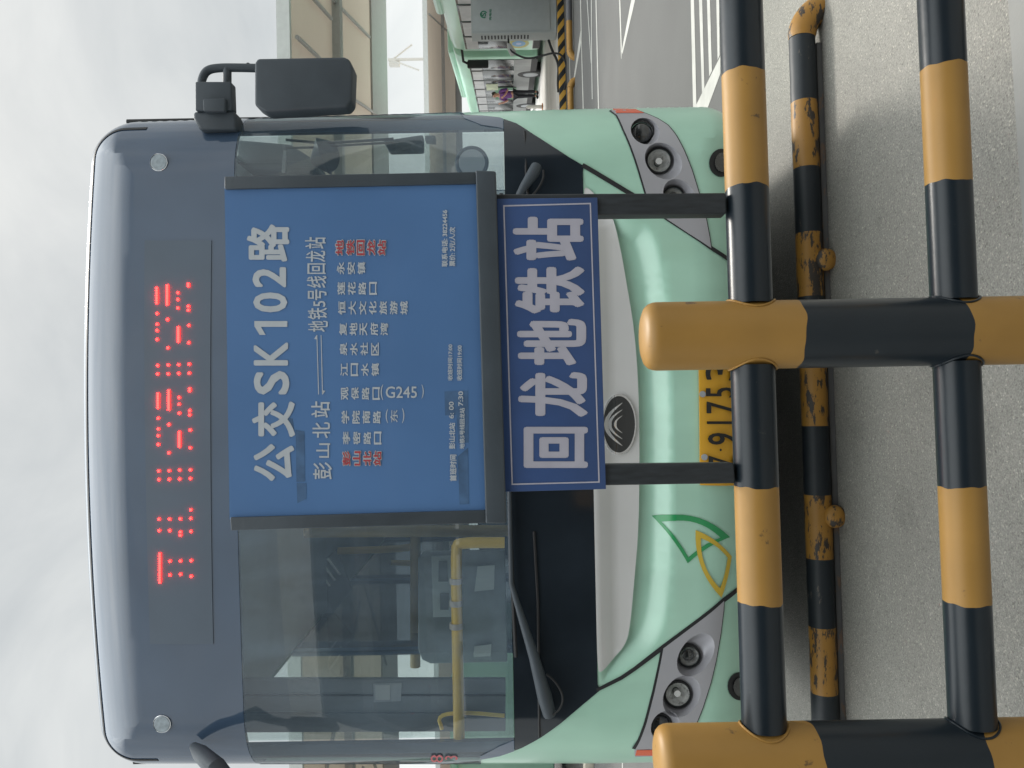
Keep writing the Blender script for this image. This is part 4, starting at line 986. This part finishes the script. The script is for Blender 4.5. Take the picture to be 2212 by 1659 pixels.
br = []
for (q0, q1) in (((645, 80), (718, 150)), ((722, 0), (800, 80)), ((745, 200), (820, 250)), ((630, -60), (718, 40))):
    a = atz(*q0, ZC - .12); b = atz(*q1, ZC - .12); br.append((a[0], a[1], b[0], b[1]))
for k in range(-8, 0):
    x = k * 4.5; br.append((x, yb0 + 0.5, x + 3.2, (yb0 + yb1) / 2 - 0.5)); br.append((x + 3.6, (yb0 + yb1) / 2, x, yb1 - 2.4))
canopy('nearer wide station canopy with beige underside and pale fascia, above the parked bus row', ZC, yb0, yb1, -40, 26, [atz(721, 120, ZC)[1]], br, [(-14, yb1 - 1), (22, yb1 - 1)])
z2 = 5.6; y20 = atz(924, 120, z2)[1]; y21 = y20 + 30
br2 = []
for (q0, q1) in (((928, 30), (975, 75)), ((975, 78), (1000, 110))):
    a = atz(*q0, z2 - .12); b = atz(*q1, z2 - .12); br2.append((a[0], a[1], b[0], b[1]))
canopy('farther station canopy low behind the parked buses, partly hidden by their roofs', z2, y20, y21, -60, 60, [y20 + 9], br2, [(-14, y20 + 20), (2, y20 + 20), (30, y20 + 20), (45, y20 + 20)])
# slim white mast in the gap between the canopies
mast = thing('light_mast', 'slim white mast with slanting struts in the gap between the canopies', 'mast', (*G(1118, 128).xy, 0) if False else (P(900, 128, 60).x, 60, 0))
mx0 = P(900, 128, 60)
MB().tube([(mx0.x, 60, 0), (mx0.x, 60, P(838, 128, 60).z)], 0.11, 10).obj('pole', FASC, mast)
MB().tube([P(846, 130, 60), P(890, 96, 60)], 0.07, 8).obj('strut', FASC, mast)
MB().tube([P(846, 130, 60), P(905, 152, 60)], 0.07, 8).obj('strut', FASC, mast)
MB().prism([P(x, y, 60) for x, y in ((840, 128), (862, 128), (862, 140), (840, 140))], (0, 0.5, 0)).obj('lamp_head', FASC, mast)

FG = mat('far_bus_glass', (0.055, 0.062, 0.066), 0.10, ior=1.6, var=0.5, vscale=1.6)
FGL = mat('far_pale_glass', (0.42, 0.42, 0.42), 0.3, var=0.25, vscale=2)
MINT2 = mat('far_mint_paint', (0.42, 0.72, 0.56), 0.35, coat=0.4, var=0.05, vscale=1)
def far_bus(label, loc, rz, L, posters=False):
    """a parked bus; its visible flank is the plane x=0, running along +y from the origin."""
    b = thing('parked_bus', label, 'bus', (0, 0, 0), 0, 'green buses queued on the far pavement')
    MB().prism([(0.0, 0, 0.32), (0.0, 0, 2.55), (0.10, 0, 2.86), (0.35, 0, 2.98), (2.15, 0, 2.98), (2.40, 0, 2.86), (2.5, 0, 2.55), (2.5, 0, 0.32)], (0, L, 0), 0.06).obj('body', MINT2, b)
    MB().box((0.45, 1.2, 2.97), (2.05, L - 2.0, 3.22), 0.1).obj('roof_unit', MINT2, b)
    n = max(4, int(L / 1.35)); step = (L - 0.5) / n
    for i in range(n):
        y0 = 0.25 + i * step
        w = MB().box((-0.02, y0, 1.05), (0.04, y0 + step - 0.07, 2.52), 0.01).obj('window', FG, b)
        MB().box((-0.03, y0 + 0.06, 2.12), (-0.021, y0 + step - 0.13, 2.46)).obj('vent_pane', FGL, w)
    MB().box((-0.012, 0.25, 0.30), (0.03, L - 0.25, 0.50)).obj('skirt', RUB, b)
    MB().box((-0.016, 0.25, 0.50), (0.03, L - 0.25, 1.045)).obj('side_panel', mat('far_grey_panel', (0.22, 0.23, 0.23), 0.4, var=0.3, vscale=1.5), b)
    for y in (2.3, L - 2.6):
        w = MB().tube([(0.30, y, 0.48), (0.02, y, 0.48), (-0.025, y, 0.48)], [0.48, 0.48, 0.44], 28).obj('wheel', RUB, b)
        MB().tube([(-0.02, y, 0.48), (-0.04, y, 0.48)], [0.27, 0.24], 24).obj('rim', GREYM, w)
    # the end that faces away carries the windscreen and mirror
    MB().box((0.2, L - 0.02, 1.1), (2.3, L + 0.03, 2.7), 0.02).obj('windscreen', FG, b)
    MB().box((0.2, -0.03, 1.4), (2.3, 0.02, 2.5), 0.02).obj('rear_window', FG, b)
    m = MB().tube([(0.1, L - 0.1, 2.65), (-0.25, L + 0.15, 2.62), (-0.32, L + 0.2, 2.45)], 0.04, 8).obj('side_mirror', RUB, b)
    MB().box((-0.45, L + 0.12, 1.85), (-0.22, L + 0.24, 2.5), 0.04).obj('mirror_head', RUB, m)
    b.location = loc; b.rotation_euler = (0, 0, rz)
    return b
d1_, d2_ = Vector((9.57, 19.9, 0)), Vector((11.7, 32.9, 0)); bd_ = (d2_ - d1_).normalized(); brz = -math.atan2(bd_.x, bd_.y)
pz = 0.0
bA = far_bus('mint bus behind the charging cabinet with a blue flower sticker low on its flank', d1_ + bd_ * (3.55 - 10.2) + Vector((0, 0, pz)), brz, 10.2)
bB = far_bus('mint bus second in the queue, with a person in purple beside its flank', d1_ + bd_ * 4.3 + Vector((0, 0, pz)), brz, 10.4, True)
# flower sticker on the end panel of the first bus
stp = MB().box((-0.03, 8.55, 0.52), (-0.018, 10.0, 1.25)); so1 = stp.obj('end_panel', MINT2); so1.parent = bA
fl = MB()
def disc(mb, cy, cz, ry, rz_, x, n=24): mb.add([(x, cy + ry * cos(2 * pi * i / n), cz + rz_ * sin(2 * pi * i / n)) for i in range(n)], [tuple(reversed(range(n)))])
for nm, r, x, c in (('flower_ring', (0.50, 0.30), -0.034, (0.45, 0.42, 0.08)), ('flower_heart', (0.30, 0.20), -0.038, (0.12, 0.33, 0.62)), ('flower_eye', (0.12, 0.08), -0.042, (0.4, 0.5, 0.75))):
    q = MB(); disc(q, 9.3, 0.93, r[0], r[1], x); o = q.obj(nm, mat('sticker_' + nm, c, 0.4)); o.parent = so1
# posters on the second bus
for nm, y0, y1, z0, z1, c in (('green_poster', 4.2, 6.3, 0.95, 1.75, (0.05, 0.16, 0.08)), ('map_poster', 3.6, 4.6, 1.62, 2.05, (0.45, 0.50, 0.35)), ('white_notice', 4.6, 5.3, 1.0, 1.3, (0.6, 0.62, 0.62))):
    q = MB().box((-0.04 - (0.01 if 'white' in nm else 0), y0, z0), (-0.03, y1, z1)).obj(nm, mat('far_' + nm, c, 0.5, var=0.2, vscale=6)); q.parent = bB
# dark parked coach on the far left
bC = far_bus('dark windowed mint bus far off at the left edge, behind the pale kerb', (-17.5, 22.0, 0), radians(-78), 11.0)
bC['group'] = 'green buses queued on the far pavement'

# charger cabinet
CAB = mat('cabinet_grey', (0.36, 0.39, 0.39), 0.45, var=0.05, vscale=2)
cd = 17.35; cl = P(1100, 71, cd).x
cab = thing('charging_cabinet', 'tall grey charging cabinet with small green logo standing on the pavement edge', 'charger', (cl + 0.7, cd + 0.4, 0.14))
MB().box((cl, cd, 0.15), (cl + 1.5, cd + 0.42, 2.08), 0.015).obj('cabinet_body', CAB, cab)
MB().box((cl + 0.05, cd - 0.012, 0.30), (cl + 1.45, cd - 0.002, 2.04), 0.004).obj('door', mat('cabinet_door_grey', (0.40, 0.43, 0.43), 0.45, var=0.04), cab)
vt = MB()
for k in range(15): 
    z = 0.78 + k * 0.075; vt.box((cl - 0.008, cd + 0.12, z), (cl - 0.001, cd + 0.30, z + 0.035))
vt.obj('vent_slots', RUB, cab)
GRN = mat('logo_green', (0.02, 0.20, 0.11), 0.5)
lg = Lettering(lambda x, y: (lambda r: Vector((r.x * (cd - .016) / r.y, cd - .016, EYE + r.z * (cd - .016) / r.y)))(ray(x, y)))
c8 = crop(1580, 0, 3.568)
lg.put('S', 1125, 1190, 175, 232, .02, c8)
for k in range(10):
    pass
lgo = lg.obj('logo', GRN, cab)
ringp = []
for i in range(25):
    a = radians(60 + 270 * i / 24); q = c8(1158 + 46 * cos(a), 203 + 45 * sin(a)); ringp.append(P(*q, cd - 0.016))
MB().tube(ringp, 0.012, 6).obj('logo_ring', GRN, cab)
lt = Lettering(lambda x, y: P(x, y, cd - 0.016)); lt.put('充电站', 1232, 1268, 128, 285, .02, c8); lt.obj('logo_lettering', GRN, cab)
cable = MB(); cA = crop(1600, 0, 2.765)
cp = [P(*cA(1550, 440), cd - 0.02), P(*cA(1570, 500), cd - 0.1), P(*cA(1600, 580), cd - 0.3), P(*cA(1640, 650), cd - 0.33), P(*cA(1660, 740), cd - 0.33), P(*cA(1650, 880), cd - 0.33), P(*cA(1655, 1000), cd - 0.36)]
MB().tube(arc_smooth(cp, 3), 0.028, 10).obj('charging_cable', RUB); cbo = bpy.data.objects['charging_cable']; tag(cbo, 'thick black charging cable hanging from cabinet base over the striped kerb', 'cable', 'cables by the charger')
cp2 = [P(*cA(1110, 425), cd - 0.02), P(*cA(1120, 540), cd - 0.1), P(*cA(1190, 590), cd - 0.14), P(*cA(1280, 632), cd - 0.17), P(*cA(1370, 635), cd - 0.2), P(*cA(1480, 605), cd - 0.25), P(*cA(1600, 575), cd - 0.34), P(*cA(1690, 590), cd - 0.66), P(*cA(1745, 700), cd - 0.7), P(*cA(1752, 850), cd - 0.7), P(*cA(1720, 980), cd - 0.62)]
c2o = MB().tube(arc_smooth(cp2, 3), 0.022, 10).obj('charging_cable', RUB); tag(c2o, 'thin looping charging cable with a pale gun handle at cabinet side', 'cable', 'cables by the charger')
gun = MB().prism([P(*cA(x, y), cd - 0.12) for x, y in ((1095, 470), (1135, 470), (1195, 560), (1180, 590), (1140, 600), (1105, 540))], (0, 0.07, 0), 0.01).obj('gun_handle', mat('pale_gun', (0.42, 0.42, 0.40), 0.4), c2o)

# far wheel stops
WSY = 14.7
def far_stop(label, y_a, y_b, hook_at):
    za = 0.085
    A0 = G(1232 - 0, y_a, za) if False else None
    def pt(y):
        x = (1600 + (1748 if y < 150 else 1783) / 2.765) / 1.8228 ; r = ray(x, y); t = WSY / r.y
        return Vector((r.x * t, WSY, za))
    a, b = pt(y_a), pt(y_b)
    o = thing('wheel_stop', label, 'wheel stop', ((a.x + b.x) / 2, WSY, 0), 0, 'striped wheel stops along the far kerb')
    n = max(2, int((a - b).length / 0.50)); bands = []
    for i in range(n):
        p, q = a.lerp(b, i / n), a.lerp(b, (i + 1) / n)
        bands.append((MB().tube([p, q], 0.06, 14, False), YEL if (i % 2) == 0 else mat('far_dark_band', (0.10, 0.10, 0.11), 0.5)))
    d = (a - b).normalized()
    bands.append((MB().tube([a, a + d * 0.05 + Vector((0, 0, -0.01)), a + d * 0.12 + Vector((0, 0, -0.05)), a + d * 0.15 + Vector((0, 0, -0.12))], 0.066, 14), YEL))
    bands.append((MB().tube([b, b - d * 0.05 + Vector((0, 0, -0.01)), b - d * 0.12 + Vector((0, 0, -0.05)), b - d * 0.15 + Vector((0, 0, -0.12))], 0.066, 14), YEL))
    return banded('pipe', bands, o)
far_stop('striped pipe wheel stop by the far kerb, in front of the charging cabinet', 108, -140, 0)
far_stop('striped pipe wheel stop by the far kerb, half hidden behind the green bus', 190, 420, 0)
# white bollard post beside the queue
wp = P(1150, 231, 25); q = thing('bollard', 'short white bollard by the bus queue near the person in purple', 'bollard', (wp.x, 25, 0.14))
MB().tube([(wp.x, 25, 0.14), (wp.x, 25, 0.62), (wp.x, 25, 0.68)], [0.06, 0.055, 0.03], 14).obj('post', WHITE, q)
MB().tube([(wp.x, 25, 0.14), (wp.x, 25, 0.17)], 0.11, 16).obj('base', mat('bollard_orange', (0.6, 0.22, 0.05), 0.5), q)

# ------------------------------------------------------------------ the person beside the second bus
def skin(name, pts, edges, rad, m, parent, sub=2):
    me = bpy.data.meshes.new(name); me.from_pydata([Vector(p) for p in pts], edges, []); me.update()
    o = bpy.data.objects.new(name, me); C.objects.link(o)
    sk = o.modifiers.new('s', 'SKIN'); sb = o.modifiers.new('u', 'SUBSURF'); sb.levels = sub; sb.render_levels = sub
    if not me.skin_vertices: me.skin_vertices.new()
    for v, r in zip(me.skin_vertices[0].data, rad):
        v.radius = (r, r) if not isinstance(r, tuple) else r
    me.skin_vertices[0].data[0].use_root = True
    bpy.context.view_layer.update(); dg = bpy.context.evaluated_depsgraph_get()
    m2 = bpy.data.meshes.new_from_object(o.evaluated_get(dg)); bpy.data.objects.remove(o)
    for p in m2.polygons: p.use_smooth = True
    m2.materials.clear(); m2.materials.append(m); r = bpy.data.objects.new(name, m2); C.objects.link(r)
    r.parent = parent
    return r
SKIN = mat('skin', (0.50, 0.27, 0.19), 0.5, var=0.06); HAIR = mat('hair', (0.02, 0.017, 0.015), 0.5)
pp = P(1160, 203, 28.2)
per = thing('person', 'person in a purple top and dark trousers with raised forearms, beside the second parked bus', 'person', (pp.x, 28.2, 0.14), radians(-60))
sk_p = [(0, 0, 0.92), (0, -.01, 1.12), (0, 0, 1.32), (0, 0, 1.42), (0, -.02, 1.50), (0, -.03, 1.60),
        (.09, 0, .88), (.10, -.01, .48), (.10, .01, .08), (.10, -.13, .04), (-.09, 0, .88), (-.10, .02, .48), (-.10, .03, .08), (-.10, -.11, .04),
        (.17, 0, 1.37), (.24, -.02, 1.12), (.17, -.22, 1.22), (.14, -.30, 1.30), (-.17, 0, 1.37), (-.25, -.02, 1.12), (-.20, -.20, 1.30), (-.17, -.26, 1.40)]
sk_e = [(0, 1), (1, 2), (2, 3), (3, 4), (4, 5), (0, 6), (6, 7), (7, 8), (8, 9), (0, 10), (10, 11), (11, 12), (12, 13), (3, 14), (14, 15), (15, 16), (16, 17), (3, 18), (18, 19), (19, 20), (20, 21)]
sk_r = [(.14, .10), (.125, .09), (.15, .10), .075, .05, .085, .075, .052, .038, .03, .075, .052, .038, .03, .055, .042, .034, .030, .055, .042, .034, .030]
body = skin('body', sk_p, sk_e, sk_r, SKIN, per)
for hx, hy, hz, sg in ((.14, -.30, 1.30, 1), (-.17, -.26, 1.40, -1)):
    for k in range(4):
        f = MB().tube([(hx + (k - 1.5) * .018, hy, hz + .01), (hx + (k - 1.5) * .02, hy - .035, hz + .055 - abs(k - 1.5) * .005), (hx + (k - 1.5) * .02, hy - .03, hz + .085 - abs(k - 1.5) * .006)], [.010, .009, .007], 8).obj('finger', SKIN); f.parent = body
    f = MB().tube([(hx - sg * .02, hy, hz - .005), (hx - sg * .045, hy - .025, hz + .02), (hx - sg * .045, hy - .035, hz + .045)], [.012, .010, .008], 8).obj('thumb', SKIN); f.parent = body
PURP = mat('purple_cloth', (0.13, 0.045, 0.19), 0.8, var=0.25, vscale=14)
skin('shirt', [(0, 0, .93), (0, -.01, 1.12), (0, 0, 1.32), (0, 0, 1.42), (.17, 0, 1.38), (.245, -.02, 1.12), (-.17, 0, 1.38), (-.255, -.02, 1.12)], [(0, 1), (1, 2), (2, 3), (3, 4), (4, 5), (3, 6), (6, 7)], [(.17, .125), (.155, .115), (.17, .12), .085, .07, .06, .07, .06], PURP, per)
skin('trousers', [(0, 0, .93), (.09, 0, .86), (.10, -.01, .48), (.10, .01, .11), (-.09, 0, .86), (-.10, .02, .48), (-.10, .03, .11)], [(0, 1), (1, 2), (2, 3), (0, 4), (4, 5), (5, 6)], [(.155, .115), .09, .068, .056, .09, .068, .056], mat('dark_trousers', (0.02, 0.022, 0.028), 0.8), per)
h = MB().sphere((0, .01, 1.635), .105, 18, 12, (0.92, 1.0, 1.0)).obj('hair', HAIR); h.parent = per
fc = MB().sphere((0, -.035, 1.60), .088, 18, 12, (0.85, 0.95, 1.12)).obj('face', SKIN); fc.parent = per
n = MB().tube([(0, -.112, 1.62), (0, -.132, 1.585), (0, -.115, 1.578)], [.008, .013, .010], 8).obj('nose', SKIN); n.parent = fc
for s_ in (1, -1):
    q = MB().sphere((.03 * s_, -.108, 1.62), .011, 8, 6).obj('eye', HAIR); q.parent = fc
    q = MB().sphere((.078 * s_, -.02, 1.60), .02, 8, 6, (.4, .8, 1.3)).obj('ear', SKIN); q.parent = fc
q = MB().sphere((0, -.114, 1.555), .02, 10, 6, (1.1, .3, .35)).obj('mouth', mat('lips', (.35, .12, .11), .5)); q.parent = fc
for s_, dy in ((.10, -.05), (-.10, -.03)):
    q = MB().sphere((s_, dy, .045), .05, 12, 8, (.9, 2.3, .9)).obj('shoe', RUB); q.parent = per

# ------------------------------------------------------------------ waiting canopy behind the viewpoint (seen reflected in the windscreen)
wc = thing('waiting_canopy', 'wide waiting canopy with dark beams, seen reflected in the bus windscreen', 'canopy', (0, -8, 0))
WCM = mat('waiting_canopy_sheet', (0.16, 0.17, 0.18), 0.6, var=0.1, vscale=0.6)
MB().box((-14, -16, 4.3), (14, -3.6, 4.45)).obj('roof_sheet', WCM, wc)
MB().box((-14, -3.6, 4.2), (14, -3.5, 4.6)).obj('fascia', FASC, wc)
for k in range(8):
    x = -13 + k * 3.7
    MB().prism([(x, -15.9, 4.05), (x + 0.22, -15.9, 4.05), (x + 2.1, -3.62, 4.05), (x + 1.88, -3.62, 4.05)], (0, 0, 0.24)).obj('beam', mat('dark_red_beam', (0.10, 0.045, 0.04), 0.5), wc)
for y in (-5, -10): MB().box((-14, y, 3.9), (14, y + 0.2, 4.04)).obj('purlin', BEAM, wc)
for x in (-12, -4.5, 4.5, 12): MB().tube([(x, -14, 0), (x, -14, 4.28)], 0.14, 14).obj('post', BEAM, wc)
MB().box((-14, -16.3, 0), (14, -16.02, 4.2)).obj('rear_wall', mat('dim_wall', (0.14, 0.14, 0.14), 0.7, var=0.2, vscale=0.7), wc)
